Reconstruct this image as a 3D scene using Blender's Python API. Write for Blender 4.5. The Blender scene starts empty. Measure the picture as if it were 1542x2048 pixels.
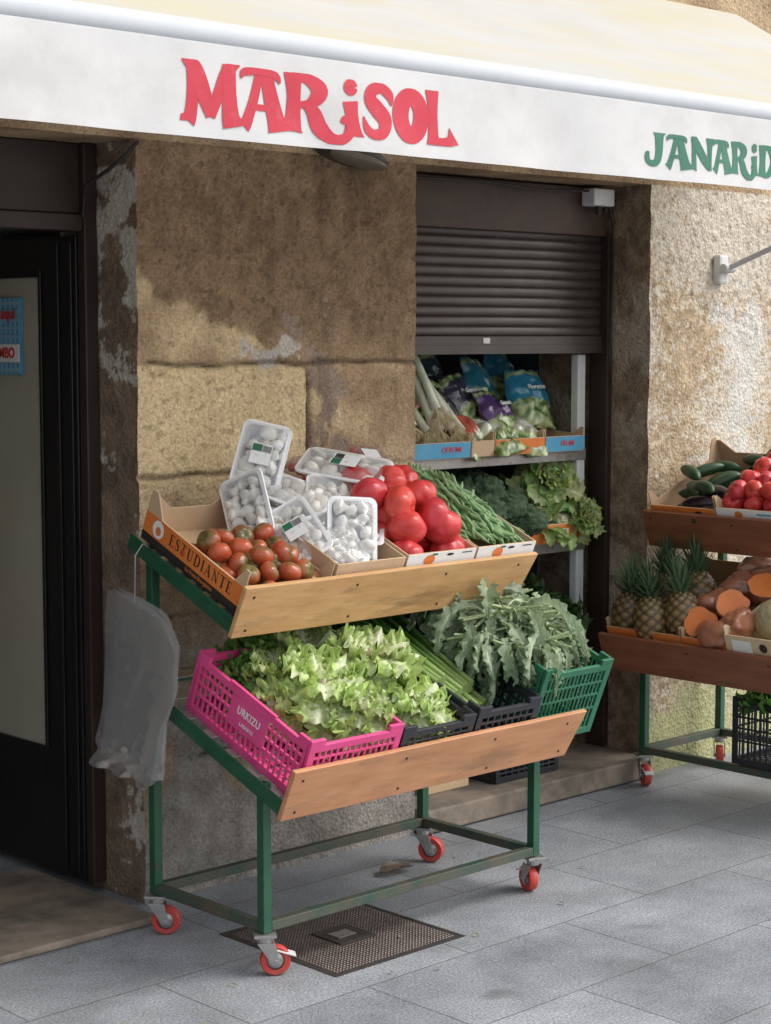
import bpy, math, random
from mathutils import Vector, Matrix, noise
scene=bpy.context.scene; coll=scene.collection
R=random.Random(11)
rad=math.radians
T=Matrix.Translation
def RX(a): return Matrix.Rotation(rad(a),4,'X')
def RY(a): return Matrix.Rotation(rad(a),4,'Y')
def RZ(a): return Matrix.Rotation(rad(a),4,'Z')
def SC(x,y=None,z=None):
    if y is None: y=z=x
    return Matrix.Diagonal((x,y,z,1))
def lerp(a,b,t): return a+(b-a)*t
def lc(a,b,t):
    t=max(0,min(1,t)); return tuple(a[i]+(b[i]-a[i])*t for i in range(3))
def sst(a,b,x):
    t=max(0,min(1,(x-a)/(b-a))); return t*t*(3-2*t)
def fbm(p,o=4):
    s=0;a=.5
    for i in range(o):
        s+=a*noise.noise(p); p=p*2.03; a*=.5
    return s
# ---------------- materials
def mat(name,c1,c2=None,scale=8,rough=.6,bump=0.,bscale=None,metal=0,rand=0,vcol=False,alpha=1,spec=.5,
        c3=None,s3=3,t3=(.5,.6),sss=0,voro=False,detail=8,dist=.003,coat=0,transl=0,stretch=None,pits=None):
    m=bpy.data.materials.new(name); m.use_nodes=True
    nt=m.node_tree; N=nt.nodes; L=nt.links; N.clear()
    out=N.new('ShaderNodeOutputMaterial'); b=N.new('ShaderNodeBsdfPrincipled'); L.new(b.outputs[0],out.inputs[0])
    tc=N.new('ShaderNodeTexCoord'); co=tc.outputs['Object']
    if stretch:
        mp=N.new('ShaderNodeMapping'); mp.inputs['Scale'].default_value=stretch; L.new(co,mp.inputs[0]); co=mp.outputs[0]
    nz=N.new('ShaderNodeTexNoise'); nz.inputs['Scale'].default_value=scale; nz.inputs['Detail'].default_value=detail
    nz.inputs['Roughness'].default_value=.62; L.new(co,nz.inputs['Vector'])
    def mrange(src,a,b_,c,d):
        q=N.new('ShaderNodeMapRange'); q.inputs[1].default_value=a; q.inputs[2].default_value=b_; q.inputs[3].default_value=c; q.inputs[4].default_value=d; L.new(src,q.inputs[0]); return q.outputs[0]
    def scale_col(col,f):
        mx=N.new('ShaderNodeVectorMath'); mx.operation='SCALE'; L.new(col,mx.inputs[0]); L.new(f,mx.inputs['Scale']); return mx.outputs[0]
    if vcol:
        at=N.new('ShaderNodeAttribute'); at.attribute_name='Col'; am=c2 if isinstance(c2,float) else .2
        col=scale_col(at.outputs['Color'],mrange(nz.outputs[0],.3,.7,1-am,1+am))
    else:
        cr=N.new('ShaderNodeValToRGB'); e=cr.color_ramp.elements
        e[0].position=.32; e[1].position=.68
        e[0].color=(*c1,1); e[1].color=(*(c2 or c1),1); L.new(nz.outputs[0],cr.inputs[0]); col=cr.outputs[0]
    if pits:
        for sc,a,b_,lo in pits:
            pn=N.new('ShaderNodeTexNoise'); pn.inputs['Scale'].default_value=sc; pn.inputs['Detail'].default_value=3; L.new(co,pn.inputs['Vector'])
            col=scale_col(col,mrange(pn.outputs[0],a,b_,lo,1.0))
    if c3:
        n3=N.new('ShaderNodeTexNoise'); n3.inputs['Scale'].default_value=s3; n3.inputs['Detail'].default_value=9; n3.inputs['Roughness'].default_value=.7
        L.new(co,n3.inputs['Vector'])
        m3=N.new('ShaderNodeMix'); m3.data_type='RGBA'; L.new(mrange(n3.outputs[0],t3[0],t3[1],0,1),m3.inputs[0]); L.new(col,m3.inputs[6]); m3.inputs[7].default_value=(*c3,1); col=m3.outputs[2]
    if rand:
        oi=N.new('ShaderNodeObjectInfo'); hs=N.new('ShaderNodeHueSaturation')
        L.new(mrange(oi.outputs['Random'],0,1,1-rand,1+rand),hs.inputs['Value'])
        L.new(mrange(oi.outputs['Random'],0,1,.5-rand*.05,.5+rand*.05),hs.inputs['Hue'])
        L.new(col,hs.inputs['Color']); col=hs.outputs[0]
    L.new(col,b.inputs['Base Color'])
    b.inputs['Roughness'].default_value=rough; b.inputs['Metallic'].default_value=metal
    b.inputs['Specular IOR Level'].default_value=spec; b.inputs['Alpha'].default_value=alpha
    if coat: b.inputs['Coat Weight'].default_value=coat; b.inputs['Coat Roughness'].default_value=.15
    if sss: b.inputs['Subsurface Weight'].default_value=sss; b.inputs['Subsurface Radius'].default_value=(.02,.01,.006); b.inputs['Subsurface Scale'].default_value=.5
    if transl:
        tr=N.new('ShaderNodeBsdfTranslucent'); L.new(col,tr.inputs[0]); ms=N.new('ShaderNodeMixShader'); ms.inputs[0].default_value=transl
        L.new(b.outputs[0],ms.inputs[1]); L.new(tr.outputs[0],ms.inputs[2]); L.new(ms.outputs[0],out.inputs[0])
    if bump:
        bn=N.new('ShaderNodeTexNoise'); bn.inputs['Scale'].default_value=bscale or scale*3; bn.inputs['Detail'].default_value=6; L.new(co,bn.inputs['Vector'])
        bp=N.new('ShaderNodeBump'); bp.inputs['Strength'].default_value=bump; bp.inputs['Distance'].default_value=dist
        h=bn.outputs[0]
        if voro:
            vo=N.new('ShaderNodeTexVoronoi'); vo.inputs['Scale'].default_value=(bscale or scale*3)*.8; L.new(co,vo.inputs['Vector'])
            ad=N.new('ShaderNodeMath'); ad.operation='SUBTRACT'; L.new(bn.outputs[0],ad.inputs[0]); L.new(vo.outputs['Distance'],ad.inputs[1]); h=ad.outputs[0]
        L.new(h,bp.inputs['Height']); L.new(bp.outputs[0],b.inputs['Normal'])
    return m
def film_mat(name,clear,gloss,rough,bs,dist,col=(.9,.92,.95),bstr=1,edge=.5):
    m=bpy.data.materials.new(name); m.use_nodes=True; nt=m.node_tree; N=nt.nodes; L=nt.links; N.clear()
    out=N.new('ShaderNodeOutputMaterial'); tc=N.new('ShaderNodeTexCoord')
    tr=N.new('ShaderNodeBsdfTransparent'); df=N.new('ShaderNodeBsdfDiffuse'); tl=N.new('ShaderNodeBsdfTranslucent'); gl=N.new('ShaderNodeBsdfGlossy')
    df.inputs[0].default_value=(*col,1); tl.inputs[0].default_value=(*col,1); gl.inputs['Roughness'].default_value=rough; tr.inputs[0].default_value=(1,1,1,1)
    bn=N.new('ShaderNodeTexNoise'); bn.inputs['Scale'].default_value=bs; bn.inputs['Detail'].default_value=3; L.new(tc.outputs['Object'],bn.inputs[0])
    bp=N.new('ShaderNodeBump'); bp.inputs['Strength'].default_value=bstr; bp.inputs['Distance'].default_value=dist; L.new(bn.outputs[0],bp.inputs['Height']); L.new(bp.outputs[0],gl.inputs['Normal'])
    a=N.new('ShaderNodeMixShader'); a.inputs[0].default_value=.35; L.new(df.outputs[0],a.inputs[1]); L.new(tl.outputs[0],a.inputs[2])
    b=N.new('ShaderNodeMixShader'); b.inputs[0].default_value=clear; L.new(a.outputs[0],b.inputs[1]); L.new(tr.outputs[0],b.inputs[2])
    lw=N.new('ShaderNodeLayerWeight'); lw.inputs[0].default_value=.35; L.new(bp.outputs[0],lw.inputs['Normal'])
    mr=N.new('ShaderNodeMapRange'); mr.inputs[3].default_value=gloss; mr.inputs[4].default_value=min(1,gloss+edge); L.new(lw.outputs['Fresnel'],mr.inputs[0])
    c=N.new('ShaderNodeMixShader'); L.new(mr.outputs[0],c.inputs[0]); L.new(b.outputs[0],c.inputs[1]); L.new(gl.outputs[0],c.inputs[2]); L.new(c.outputs[0],out.inputs[0])
    return m
# ---------------- mesh builder
class MB:
    def __init__(s): s.v=[];s.f=[];s.mi=[];s.c=[];s.m=0;s.col=(1,1,1)
    def add(s,vs,fs,cols=None,m=None):
        o=len(s.v); s.v+= [tuple(v) for v in vs]; s.f+=[tuple(i+o for i in f) for f in fs]
        s.mi+=[s.m if m is None else m]*len(fs); s.c+= cols if cols else [s.col]*len(vs)
    def box(s,x0,x1,y0,y1,z0,z1,M=None):
        vs=[Vector((x,y,z)) for x in (x0,x1) for y in (y0,y1) for z in (z0,z1)]
        if M: vs=[M@v for v in vs]
        s.add(vs,[(0,1,3,2),(4,6,7,5),(0,4,5,1),(2,3,7,6),(0,2,6,4),(1,5,7,3)])
    def prism(s,poly,n,fn):
        k=len(poly); vs=[fn(a,b,0) for a,b in poly]+[fn(a,b,1) for a,b in poly]
        s.add(vs,[tuple(range(k)),tuple(reversed(range(k,2*k)))]+[(i,i+k,(i+1)%k+k,(i+1)%k) for i in range(k)])
    def tube(s,pts,rs,n=8,cap=True,cols=None):
        pts=[Vector(p) for p in pts]
        if not isinstance(rs,(list,tuple)): rs=[rs]*len(pts)
        vs=[];cc=[]; ref=None
        for i,p in enumerate(pts):
            d=(pts[min(i+1,len(pts)-1)]-pts[max(i-1,0)]).normalized()
            if ref is None: ref=d.orthogonal().normalized()
            ref=(ref-d*ref.dot(d)).normalized(); b=d.cross(ref)
            for k in range(n):
                a=2*math.pi*k/n; vs.append(p+(ref*math.cos(a)+b*math.sin(a))*rs[i]); cc.append(cols[i] if cols else s.col)
        fs=[(i*n+k,i*n+(k+1)%n,(i+1)*n+(k+1)%n,(i+1)*n+k) for i in range(len(pts)-1) for k in range(n)]
        if cap: fs.append(tuple(reversed(range(n)))); fs.append(tuple(range((len(pts)-1)*n,len(pts)*n)))
        s.add(vs,fs,cc)
    def grid(s,fn,nu,nv,cf=None,closeu=False):
        vs=[];cc=[]
        for i in range(nu+(0 if closeu else 1)):
            for j in range(nv+1):
                u=i/nu; v=j/nv; p=fn(u,v); vs.append(p); cc.append(cf(u,v,p) if cf else s.col)
        n=nu if closeu else nu+1
        fs=[(i*(nv+1)+j,((i+1)%n)*(nv+1)+j,((i+1)%n)*(nv+1)+j+1,i*(nv+1)+j+1) for i in range(nu) for j in range(nv)]
        s.add(vs,fs,cc)
    def ball(s,c,r,nu=16,nv=10,fn=None,cf=None,M=None):
        c=Vector(c); r=(r,r,r) if not isinstance(r,(tuple,list)) else r
        def g(u,v):
            ph=2*math.pi*u; th=math.pi*(1-v); th=min(max(th,.001),math.pi-.001)
            d=Vector((math.sin(th)*math.cos(ph),math.sin(th)*math.sin(ph),math.cos(th)))
            k=fn(d,ph,th) if fn else 1
            p=Vector((d.x*r[0]*k,d.y*r[1]*k,d.z*r[2]*k))
            if M: p=M.to_3x3()@p
            return c+p
        s.grid(g,nu,nv,cf,closeu=True)
    def mesh(s,name,mats,smooth=False):
        me=bpy.data.meshes.new(name); me.from_pydata(s.v,[],s.f)
        for m in (mats if isinstance(mats,(list,tuple)) else [mats]): me.materials.append(m)
        me.polygons.foreach_set('material_index',s.mi)
        a=me.color_attributes.new('Col','FLOAT_COLOR','POINT')
        fl=[]
        for c in s.c: fl+= [c[0],c[1],c[2],1.0]
        a.data.foreach_set('color',fl)
        if smooth:
            me.polygons.foreach_set('use_smooth',[True]*len(me.polygons))
            me.set_sharp_from_angle(angle=rad(50 if smooth is True else smooth))
        me.update(); return me
    def obj(s,name,mats,parent=None,smooth=False,bevel=0,M=None):
        return mk(name,s.mesh(name,mats,smooth),parent,M,bevel)
def mk(name,me,parent=None,M=None,bevel=0):
    o=bpy.data.objects.new(name,me); coll.objects.link(o)
    if parent: o.parent=parent
    if M is not None: o.matrix_local=M
    if bevel:
        b=o.modifiers.new('Bevel','BEVEL'); b.width=bevel; b.segments=2; b.limit_method='ANGLE'
    return o
def meta(o,label,cat,group=None,kind=None):
    o['label']=label; o['category']=cat
    if group: o['group']=group
    if kind: o['kind']=kind
    return o
def thing(name,label,cat,M=None,group=None):
    o=bpy.data.objects.new(name,None); o.empty_display_size=.05; coll.objects.link(o)
    if M is not None: o.matrix_local=M
    return meta(o,label,cat,group)
def text(s,size,m,parent,M,name='lettering',bold=0,ext=.0005,sx=1,sp=1):
    cu=bpy.data.curves.new('t','FONT'); cu.body=s; cu.size=size; cu.extrude=ext; cu.offset=bold; cu.align_x='CENTER'; cu.align_y='CENTER'; cu.space_character=sp
    o=bpy.data.objects.new('t',cu); me=bpy.data.meshes.new_from_object(o); bpy.data.objects.remove(o)
    me.materials.clear(); me.materials.append(m)
    return mk(name,me,parent,M@SC(sx,1,1))
FACE_Y=RX(90)
FACE_X=RZ(-90)@RX(90)

# ---------------- material library
m_wall=mat('old_stone',None,.24,scale=110,rough=.92,bump=.8,bscale=95,vcol=True,voro=True,dist=.005,spec=.12,pits=((48,.30,.37,.74),(150,.34,.42,.68)))
m_wallR=mat('roughcast',None,.26,scale=90,rough=.92,bump=.7,bscale=95,vcol=True,voro=True,dist=.005,spec=.12,pits=((60,.34,.42,.72),(140,.34,.42,.72)))
m_green=mat('green_paint',(.010,.070,.036),(.018,.10,.052),scale=9,rough=.42,bump=.15,bscale=60,c3=(.06,.05,.03),s3=14,t3=(.60,.70))
m_rail=mat('worn_green_rail',(.022,.062,.045),(.038,.082,.06),scale=9,rough=.5,bump=.2,bscale=60,c3=(.10,.08,.06),s3=7,t3=(.40,.62))
m_ply=mat('plywood',(.46,.25,.10),(.62,.37,.17),scale=5,rough=.5,bump=.15,bscale=40,stretch=(1,6,6),c3=(.20,.11,.045),s3=2.2,t3=(.54,.74))
m_ply2=mat('reddish_plywood',(.42,.19,.085),(.56,.28,.14),scale=5,rough=.48,bump=.15,bscale=40,stretch=(1,6,6),c3=(.22,.12,.065),s3=2,t3=(.53,.75))
m_ply3=mat('dark_plywood',(.19,.065,.035),(.29,.11,.055),scale=5,rough=.45,bump=.15,stretch=(1,6,6))
m_kraft=mat('kraft_board',(.52,.36,.22),(.62,.44,.28),scale=6,rough=.8,bump=.1,bscale=30)
m_kraftd=mat('brown_board',(.38,.25,.15),(.45,.30,.18),scale=6,rough=.8)
m_wood=mat('pale_wood',(.58,.44,.27),(.68,.53,.35),scale=4,rough=.7,bump=.1,stretch=(1,8,8))
m_orange=mat('orange_print',(.66,.17,.03),(.74,.22,.05),scale=6,rough=.5)
m_black=mat('black_print',(.02,.016,.014),(.03,.025,.022),rough=.6)
m_ink=mat('dark_ink',(.04,.02,.015),rough=.6)
m_white=mat('white_board',(.76,.76,.75),(.82,.82,.81),scale=5,rough=.5)
m_blue=mat('blue_print',(.07,.30,.50),(.12,.38,.58),scale=7,rough=.45)
m_redprint=mat('red_print',(.6,.04,.03),rough=.5)
m_pink=mat('pink_plastic',(.64,.05,.20),(.74,.085,.27),scale=6,rough=.42,bump=.05)
m_bplas=mat('black_plastic',(.014,.016,.022),(.028,.030,.038),scale=6,rough=.4)
m_gplas=mat('green_plastic',(.015,.12,.06),(.028,.17,.09),scale=6,rough=.42)
m_metal=mat('grey_metal',(.34,.33,.32),(.46,.45,.44),scale=20,rough=.38,metal=.7,c3=(.18,.12,.07),s3=20,t3=(.55,.7))
m_redw=mat('red_wheel',(.46,.035,.03),(.56,.07,.05),scale=12,rough=.45,c3=(.26,.08,.06),s3=30,t3=(.52,.7))
m_leaf=mat('leaf_vcol',None,.14,scale=30,rough=.42,vcol=True,bump=.35,bscale=90,rand=.10,transl=.34,dist=.002)
m_veg=mat('veg_vcol',None,.18,scale=25,rough=.42,vcol=True,bump=.1,bscale=60,rand=.1)
m_shiny=mat('tomato_skin',None,.08,scale=14,rough=.22,vcol=True,rand=.10,bump=.05,bscale=12,sss=.08)
m_floret=mat('floret',None,.3,scale=60,rough=.8,vcol=True,bump=1,bscale=220,voro=True,dist=.004)
m_mush=mat('mushroom_skin',(.80,.77,.71),(.88,.86,.82),scale=18,rough=.55,bump=.1,rand=.06,c3=(.58,.48,.38),s3=26,t3=(.60,.76),sss=.05)
m_tray=mat('white_tray',(.88,.89,.90),(.92,.92,.93),rough=.35)
m_film=film_mat('clear_film',.90,.06,.10,22,.010,edge=.40)
m_bag=film_mat('clear_bag',.70,.12,.10,5,.008,col=(.94,.95,.97),edge=.45)
m_awn=mat('awning_cloth',(.60,.60,.58),(.64,.64,.62),scale=2,rough=.75,c3=(.64,.60,.47),s3=.9,t3=(.42,.62),transl=.3,stretch=(1,4,4),spec=.2)
m_val=mat('valance_cloth',(.69,.685,.68),(.73,.725,.72),scale=4,rough=.7,transl=.15,bump=.3,bscale=5,dist=.014,spec=.2,c3=(.61,.60,.59),s3=3,t3=(.48,.7))
m_bar=mat('white_bar',(.52,.54,.56),(.56,.58,.60),scale=5,rough=.85,spec=.08)
m_lred=mat('red_letter',(.50,.028,.05),(.56,.045,.07),scale=9,rough=.7,c3=(.58,.10,.12),s3=14,t3=(.58,.72))
m_lgreen=mat('green_letter',(.025,.14,.085),(.04,.18,.11),scale=9,rough=.6)
m_shut=mat('shutter_brown',(.05,.038,.034),(.075,.06,.053),scale=9,rough=.36,metal=.2,bump=.1)
m_rust=mat('brown_panel',(.055,.034,.026),(.085,.052,.038),scale=9,rough=.6,bump=.3,c3=(.14,.10,.08),s3=22,t3=(.62,.75))
m_dblack=mat('black_frame',(.007,.007,.008),(.012,.011,.012),rough=.35)
m_dbrown=mat('brown_frame',(.026,.016,.012),(.038,.024,.018),rough=.45,bump=.1)
m_inner=mat('interior_beige',(.60,.55,.44),(.68,.63,.52),scale=2,rough=.8)
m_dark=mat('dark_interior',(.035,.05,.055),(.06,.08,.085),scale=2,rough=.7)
m_glass=mat('door_glass',(.52,.50,.40),(.66,.63,.51),scale=1.5,rough=.1,alpha=.55,spec=.6)
m_winfr=mat('white_frame',(.58,.59,.58),(.66,.67,.66),rough=.5)
m_plate=mat('cast_iron_plate',(.035,.030,.028),(.06,.05,.045),scale=25,rough=.6,metal=.2,bump=.3)
m_grate=mat('cast_iron_stud',(.12,.095,.085),(.20,.165,.15),scale=18,rough=.42,metal=.4)
m_thr=mat('threshold_stone',(.19,.15,.115),(.30,.245,.19),scale=7,rough=.85,bump=.7,bscale=30,c3=(.11,.095,.08),s3=5,t3=(.45,.65))
m_lamp=mat('lamp_glass',(.12,.10,.08),(.17,.15,.11),rough=.25)
m_lampb=mat('lamp_housing',(.04,.035,.03),(.06,.055,.05),rough=.4)
m_cable=mat('dark_cable',(.015,.012,.01),rough=.5)

# ---------------- world, sun, camera
w=bpy.data.worlds.new('World'); scene.world=w; w.use_nodes=True
nt=w.node_tree; bg=nt.nodes['Background']; sky=nt.nodes.new('ShaderNodeTexSky'); sky.sky_type='NISHITA'; sky.sun_disc=False
SAZ=(.72,-.69); EL=50
sky.sun_elevation=rad(EL); sky.sun_rotation=math.atan2(SAZ[0],SAZ[1]); sky.air_density=1.3; sky.dust_density=4
hs=nt.nodes.new('ShaderNodeHueSaturation'); hs.inputs['Saturation'].default_value=.35
nt.links.new(sky.outputs[0],hs.inputs['Color']); nt.links.new(hs.outputs[0],bg.inputs[0]); bg.inputs[1].default_value=.27
sd=bpy.data.lights.new('sun','SUN'); sd.energy=.95; sd.angle=rad(45); sd.color=(1,.96,.9)
so=bpy.data.objects.new('sun',sd); coll.objects.link(so)
dv=Vector((SAZ[0]*math.cos(rad(EL)),SAZ[1]*math.cos(rad(EL)),math.sin(rad(EL)))); so.rotation_euler=dv.to_track_quat('Z','Y').to_euler()
cam=bpy.data.cameras.new('camera'); co=bpy.data.objects.new('camera',cam); coll.objects.link(co); scene.camera=co
cam.sensor_fit='VERTICAL'; cam.sensor_height=24; cam.lens=3718/2048*24; cam.clip_end=500; cam.clip_start=.05
TH=rad(5.4); co.location=(0,0,1.7)
co.rotation_euler=Vector((math.cos(TH)*.690,math.cos(TH)*.724,-math.sin(TH))).to_track_quat('-Z','Y').to_euler()
scene.view_settings.view_transform='Standard'; scene.view_settings.look='None'; scene.view_settings.exposure=0

# ---------------- ground
def ground_mat():
    m=bpy.data.materials.new('paving_slabs'); m.use_nodes=True; nt=m.node_tree; N=nt.nodes; L=nt.links
    b=N['Principled BSDF']; tc=N.new('ShaderNodeTexCoord')
    mp=N.new('ShaderNodeMapping'); mp.inputs['Location'].default_value=(.27,.13,0); L.new(tc.outputs['Object'],mp.inputs[0])
    wn=N.new('ShaderNodeTexNoise'); wn.inputs['Scale'].default_value=3; L.new(mp.outputs[0],wn.inputs[0])
    ws=N.new('ShaderNodeVectorMath'); ws.operation='SCALE'; ws.inputs['Scale'].default_value=.008; L.new(wn.outputs['Color'],ws.inputs[0])
    wa=N.new('ShaderNodeVectorMath'); L.new(mp.outputs[0],wa.inputs[0]); L.new(ws.outputs[0],wa.inputs[1])
    br=N.new('ShaderNodeTexBrick'); br.inputs['Scale'].default_value=1; br.inputs['Brick Width'].default_value=.78; br.inputs['Row Height'].default_value=.40
    br.inputs['Mortar Size'].default_value=.003; br.inputs['Mortar Smooth'].default_value=.5; br.inputs['Bias'].default_value=0
    br.inputs['Color1'].default_value=(.225,.24,.262,1); br.inputs['Color2'].default_value=(.265,.28,.30,1); br.inputs['Mortar'].default_value=(.12,.12,.125,1)
    L.new(wa.outputs[0],br.inputs[0])
    n1=N.new('ShaderNodeTexNoise'); n1.inputs['Scale'].default_value=140; n1.inputs['Detail'].default_value=4; L.new(tc.outputs['Object'],n1.inputs[0])
    n2=N.new('ShaderNodeTexNoise'); n2.inputs['Scale'].default_value=2.2; n2.inputs['Detail'].default_value=9; n2.inputs['Roughness'].default_value=.7; L.new(tc.outputs['Object'],n2.inputs[0])
    def mr(i,a,c,d,e):
        q=N.new('ShaderNodeMapRange'); q.inputs[1].default_value=a; q.inputs[2].default_value=c; q.inputs[3].default_value=d; q.inputs[4].default_value=e; L.new(i,q.inputs[0]); return q.outputs[0]
    a=mr(n1.outputs[0],.3,.7,.60,1.42); c=mr(n2.outputs[0],.3,.7,.62,1.28)
    mu=N.new('ShaderNodeMath'); mu.operation='MULTIPLY'; L.new(a,mu.inputs[0]); L.new(c,mu.inputs[1])
    vs=N.new('ShaderNodeVectorMath'); vs.operation='SCALE'; L.new(br.outputs[0],vs.inputs[0]); L.new(mu.outputs[0],vs.inputs['Scale'])
    n4=N.new('ShaderNodeTexNoise'); n4.inputs['Scale'].default_value=3.1; n4.inputs['Detail'].default_value=3; L.new(mp.outputs[0],n4.inputs[0])
    k=mr(n4.outputs[0],.69,.76,0,.7)
    mx=N.new('ShaderNodeMix'); mx.data_type='RGBA'; L.new(k,mx.inputs[0]); L.new(vs.outputs[0],mx.inputs[6]); mx.inputs[7].default_value=(.09,.095,.10,1)
    L.new(mx.outputs[2],b.inputs['Base Color'])
    rr=mr(n2.outputs[0],.3,.7,.42,.7); L.new(rr,b.inputs['Roughness'])
    bp=N.new('ShaderNodeBump'); bp.inputs['Strength'].default_value=.5; bp.inputs['Distance'].default_value=.004
    h=N.new('ShaderNodeMath'); h.operation='MULTIPLY_ADD'; L.new(br.outputs['Fac'],h.inputs[0]); h.inputs[1].default_value=-1.2; L.new(n1.outputs[0],h.inputs[2]); L.new(h.outputs[0],bp.inputs['Height']); L.new(bp.outputs[0],b.inputs['Normal'])
    return m
mb=MB(); mb.add([(-80,-80,0),(80,-80,0),(80,80,0),(-80,80,0)],[(0,1,2,3)])
g=mb.obj('pavement',ground_mat()); meta(g,'grey granite slab pavement with fine joints and stains','pavement',kind='structure')

# ---------------- building
WY=4.45
shop=thing('shop_building','old sandstone shopfront with open doorway and shuttered window','building')
def rockbox(faces,colf,res,amp,name,m,hf=.3):
    mb=MB()
    for (o,u,v) in faces:
        o=Vector(o);u=Vector(u);v=Vector(v); nu=max(1,int(u.length/res)); nv=max(1,int(v.length/res))
        nrm=u.cross(v).normalized()
        def fn(a,b):
            p=o+u*a+v*b
            d=Vector((fbm(p*6+Vector((3,1,7)),4),fbm(p*6,5),0))
            e=fbm(p*38+Vector((9,9,9)),2)
            h=hf*(2.0 if p.z>1.7 else 1)
            return p+d*amp-Vector((e,e,0))*amp*h+Vector((0,joint(p)*.015,0))
        mb.grid(fn,nu,nv,lambda a,b,pp:colf(o+u*a+v*b,nrm))
    return mb.obj(name,m,shop,smooth=80)
def joint(p):
    if p.x<3.2 or p.x>4.4 or p.z>2.3: return 0
    n=.014*noise.noise(p*9); j=0
    for zz in (1.615,1.285,.86,.42):
        j=max(j,1-abs(p.z+n-zz)/.012)
    if 1.285<p.z<1.615: j=max(j,1-abs(p.x+n-3.90)/.012)
    if .86<p.z<1.285: j=max(j,1-abs(p.x+n-3.6)/.012)
    return max(0,j)*sst(-.30,.1,noise.noise(p*3.3)+.1)
def pcol(p,n):
    x,y,z=p
    q=fbm(p*5,5); q2=fbm(p*14+Vector((5,5,5)),4); q3=fbm(p*2.2+Vector((1,8,2)),4); q4=fbm(p*40,3)
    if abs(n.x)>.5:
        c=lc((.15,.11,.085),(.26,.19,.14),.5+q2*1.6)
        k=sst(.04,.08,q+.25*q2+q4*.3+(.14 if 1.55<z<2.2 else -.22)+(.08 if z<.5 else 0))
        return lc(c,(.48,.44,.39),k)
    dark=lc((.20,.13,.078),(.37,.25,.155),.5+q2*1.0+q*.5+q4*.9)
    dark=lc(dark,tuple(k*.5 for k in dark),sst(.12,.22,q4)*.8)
    yel=lc((.66,.50,.285),(.78,.61,.375),.5+q2*1.0+q3*.6)
    yel=lc(yel,(.40,.285,.165),sst(.20,.25,q4+.2*q2)*.7)
    mid=lc((.32,.215,.13),(.47,.33,.205),.5+q2*1.2+q4*.5)
    low=lc((.27,.205,.15),(.40,.31,.225),.5+q2*1.4+q4*.5)
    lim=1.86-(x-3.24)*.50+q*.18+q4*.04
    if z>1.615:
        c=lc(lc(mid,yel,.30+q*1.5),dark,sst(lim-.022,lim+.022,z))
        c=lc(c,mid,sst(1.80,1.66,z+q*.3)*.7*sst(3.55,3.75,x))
    elif z>1.285:
        c=yel if x<3.90+.02*q2 else lc(mid,yel,.12+q*1.5)
    else:
        c=lc(mid,yel,sst(1.02,1.22,z+q*.4)*.8)
        c=lc(low,c,sst(.78,.98,z+q*.3))
        c=lc(lc((.23,.21,.19),(.34,.315,.285),.5+q2*1.5),c,sst(.42,.52,z+q*.9))
    d=max(abs(x-3.76)/.15,abs(z-1.655-.02*math.sin(x*30))/.034)+q2*1.4+q*.7+q4*.8
    c=lc((.58,.51,.45),c,sst(.84,.93,d))
    d=max(abs(x-3.985+.25*(z-1.5))/.085,abs(z-1.52)/.2)+q2*1.2+q*1.6+q4*.5
    pl=lc((.32,.235,.18),(.42,.32,.25),.5+q2*2)
    c=lc(pl,c,sst(.84,.90,d)); c=lc(c,(.15,.10,.07),sst(.05,.0,abs(d-.88))*.5)
    c=lc(c,tuple(k*.78 for k in c),sst(.05,.3,q3)*(0 if (1.285<z<1.6 and x<3.9) else 1))
    st=fbm(Vector((x*14,0,z*1.5)),3); c=lc(c,tuple(k*.74 for k in c),sst(.08,.3,st)*.6)
    j=joint(p); c=lc(c,(.12,.085,.058),j*.9)
    return c
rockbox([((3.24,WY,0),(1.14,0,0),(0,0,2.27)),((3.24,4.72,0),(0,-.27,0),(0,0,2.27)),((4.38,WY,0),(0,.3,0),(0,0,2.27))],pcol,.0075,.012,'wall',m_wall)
def rcol(p,n):
    x,y,z=p
    q=fbm(p*4,5); q2=fbm(p*16,4); q3=fbm(p*45,3)
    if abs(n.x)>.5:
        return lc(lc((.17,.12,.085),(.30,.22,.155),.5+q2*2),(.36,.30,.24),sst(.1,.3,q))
    c=lc((.35,.26,.165),(.54,.43,.29),.5+q2*1.2+q3*.7)
    k=sst(-.02,.16,q*.5+q3*.7+.30*sst(1.75,2.1,z)-.06+.12*sst(5.75,6.1,x)); c=lc(c,(.60,.55,.47),k*.85)
    d=max(abs(x-6.2-.05*math.sin(z*9))/.14,abs(z-1.45)/.36)+q2*1.5+q*1.3+q3*.6
    c=lc((.60,.575,.53),c,sst(.5,1.2,d))
    if z<.5: c=lc((.40,.40,.22),c,sst(.15,.42,z+q*.5))
    return c
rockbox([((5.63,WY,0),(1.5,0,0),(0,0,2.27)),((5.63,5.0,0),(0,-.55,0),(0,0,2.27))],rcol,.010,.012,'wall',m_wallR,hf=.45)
rockbox([((7.13,WY,0),(6,0,0),(0,0,2.27)),((-2,WY,0),(4.0,0,0),(0,0,2.27)),((2.0,WY,0),(0,.27,0),(0,0,2.27))],rcol,.08,.012,'wall',m_wallR)
rockbox([((-2,WY,2.27),(15.13,0,0),(0,0,2.2)),((-2,4.75,2.27),(15.13,0,0),(0,-.3,0))],lambda p,n:lc((.28,.19,.12),(.50,.37,.23),.5+fbm(p*5,5)*1.8),.04,.012,'wall',m_wallR)
mb=MB()
mb.box(-1,6,7.4,7.5,0,2.9); mb.box(-1.1,-1,4.75,7.5,0,2.9); mb.box(4.30,4.36,4.78,7.39,0,2.9); mb.box(-1,6,4.76,7.4,2.9,3)
mb.obj('interior_wall',m_inner,shop)
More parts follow.
